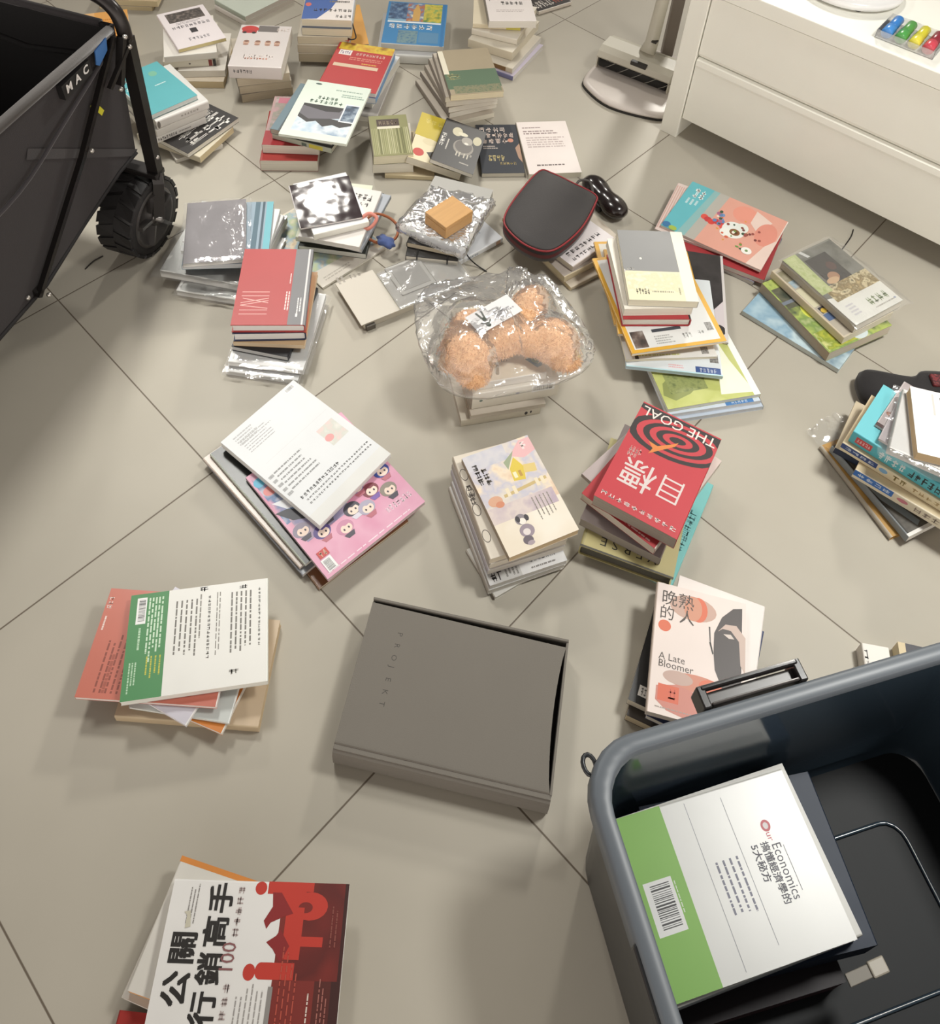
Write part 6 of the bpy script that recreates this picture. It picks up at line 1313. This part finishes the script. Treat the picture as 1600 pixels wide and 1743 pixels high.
blob(bm, (0.042, 0.082, 0.042), 0.036, 0.056, 0.042, -0.5)           # upper leg
blob(bm, (0.028, 0.04, 0.042), 0.044, 0.044, 0.04)
blob(bm, (0.096, 0.0, 0.036), 0.05, 0.054, 0.04, 0.2)            # near leg with its sole up
blob(bm, (0.05, 0.0, 0.036), 0.05, 0.036, 0.034)
blob(bm, (0.118, -0.03, 0.026), 0.034, 0.034, 0.026)
blob(bm, (-0.066, -0.09, 0.034), 0.034, 0.034, 0.03)               # paw
blob(bm, (-0.112, 0.0, 0.03), 0.018, 0.016, 0.02); blob(bm, (-0.12, -0.07, 0.03), 0.016, 0.018, 0.02)   # ears
tmp = bpy.data.meshes.new('bear_blobs'); bm.to_mesh(tmp); bm.free()
bo = bpy.data.objects.new('body', tmp); COL.objects.link(bo)
md = bo.modifiers.new('weld', 'REMESH'); md.mode = 'VOXEL'; md.voxel_size = 0.0045
sm_ = bo.modifiers.new('soft', 'SMOOTH'); sm_.iterations = 4
tx = bpy.data.textures.new('fluff', 'CLOUDS'); tx.noise_scale = 0.012
dp = bo.modifiers.new('fluff', 'DISPLACE'); dp.texture = tx; dp.strength = 0.007; dp.mid_level = 0.6; dp.texture_coords = 'LOCAL'
bpy.context.view_layer.update()
ev = bo.evaluated_get(bpy.context.evaluated_depsgraph_get())
me = bpy.data.meshes.new_from_object(ev)
bo.modifiers.clear()
# short tufts of plush over the whole surface
rn = random.Random(21)
vs = [v.co.copy() for v in me.vertices]; fs = [list(p.vertices) for p in me.polygons]
nf = [(p.center.copy(), p.normal.copy()) for p in me.polygons]
nb = len(fs)
for c, n in nf:
    if n.z < -0.4: continue
    for _ in range(2):
        t1 = n.orthogonal().normalized(); t1 = (Matrix.Rotation(rn.uniform(0, 6.28), 3, n) @ t1)
        b0 = c + t1 * rn.uniform(0, 0.003)
        tip = b0 + n * rn.uniform(0.003, 0.006) + t1 * rn.uniform(0.002, 0.006) + Vector((0, 0, -0.001))
        wv = n.cross(t1) * 0.0009
        k = len(vs); vs += [b0 - wv, b0 + wv, tip]; fs.append([k, k + 1, k + 2])
vs = [Vector((v.x, v.y, max(v.z, 0.002))) for v in vs]
me2 = bpy.data.meshes.new('body'); me2.from_pydata(vs, [], fs)
me2.polygons.foreach_set('use_smooth', [i < nb for i in range(len(fs))])
me2.materials.append(fur); me2.update()
bo.data = me2; bo.parent = br
cdm = MB()
card = thing('brand_card', 'white card with a small dark rabbit figure lying on the bagged bear', 'card', (0.068, 1.2355, 0.199), math.radians(40))
cdm.box(-0.054, -0.026, 0, 0.054, 0.026, 0.0008, M('#e6e4e4', 0.4, amt=0.01))
ar = Art(cdm, (-0.054, -0.026, 0.0009), (1, 0, 0), (0, 1, 0), (0, 0, 1), 0.108, 0.052)
dk = '#3b4238'
ar.e(0.26, 0.22, 0.05, 0.13, dk); ar.e(0.27, 0.5, 0.045, 0.11, dk); ar.p(((.22, .55), (.2, .92), (.24, .94), (.265, .58)), dk); ar.p(((.28, .58), (.32, .92), (.355, .88), (.315, .55)), dk); ar.p(((.3, .28), (.36, .42), (.38, .38), (.33, .2)), dk); ar.p(((.22, .28), (.15, .38), (.16, .42), (.24, .36)), dk)
ar.l(0.5, 0.44, 0.95, 0.5, 1, '#9a9a9e', fill=1.0); ar.g(0.52, 0.32, 0.92, 0.4, 8, '#a8a8ac')
cdm.build('card', card)
bag = thing('clear_bag', 'glossy crumpled clear bag around the peach plush bear', 'plastic bag', (0.09, 1.27, 0.108))
go = [(-0.097, 1.295), (-0.09, 1.335), (-0.06, 1.374), (0.016, 1.398), (0.09, 1.42), (0.103, 1.437), (0.136, 1.438), (0.15, 1.42), (0.19, 1.41), (0.24, 1.33), (0.278, 1.241), (0.27, 1.185), (0.215, 1.14), (0.125, 1.105), (0.035, 1.085), (-0.03, 1.11), (-0.078, 1.2)]
gl_ = smooth_loop([(a - 0.09, b - 1.27, 0) for a, b in go], 6)
rn = random.Random(77); mb = MB(); rings = []
def hump(x, y):
    z = 0
    for cx_, cy_, h, r_ in ((-0.068, -0.098, 0.094, 0.075), (-0.065, -0.03, 0.09, 0.07), (-0.01, -0.04, 0.09, 0.085), (0.05, 0.035, 0.092, 0.062), (0.1, -0.05, 0.088, 0.07)):
        d2 = ((x - cx_) ** 2 + (y - cy_) ** 2) / r_ ** 2
        z = max(z, h * max(0, 1 - d2) ** 0.42)
    return z
for i, fr_ in enumerate((1.0, 0.985, 0.95, 0.9, 0.84, 0.78, 0.71, 0.64, 0.56, 0.48, 0.4, 0.31, 0.22, 0.12, 0.02)):
    rg = []
    for p in gl_:
        x, y = p.x * fr_, p.y * fr_
        edge = 0.016 + 0.05 * (1 - fr_)
        z = max(hump(x, y) + 0.004, edge) + rn.uniform(0, 0.007) * (0.4 if fr_ < 0.3 else 1)
        rg.append((x + rn.uniform(-.003, .003), y + rn.uniform(-.003, .003), z))
    rings.append(rg)
low = [[(p.x * k + rn.uniform(-.002, .002), p.y * k + rn.uniform(-.002, .002), 0.0014) for p in gl_] for k in (0.05, 0.5, 0.9)]
low.append([(p.x * 0.99, p.y * 0.99, 0.008) for p in gl_])
mb.loft(low + rings, film('bear_bag', haze=0.08, bump=0.3, bscale=22, gloss=0.26), cap=False)
mb.build('bag_film', bag)

# strands of lint on the tiles
for nm, pts in (('lint by the wagon wheel', [(-0.878, 1.455, .001), (-0.868, 1.48, .002), (-0.852, 1.5, .001)]), ('lint in the joint below the white cabinet', [(0.952, 1.7, .001), (0.985, 1.745, .002), (1.0, 1.775, .001)])):
    lm_ = MB(); lm_.tube(smooth_path(pts, 5), 0.0016, M('#2b2622', 0.8), n=6)
    tag(lm_.build('lint'), 'dark strand of ' + nm, 'lint')
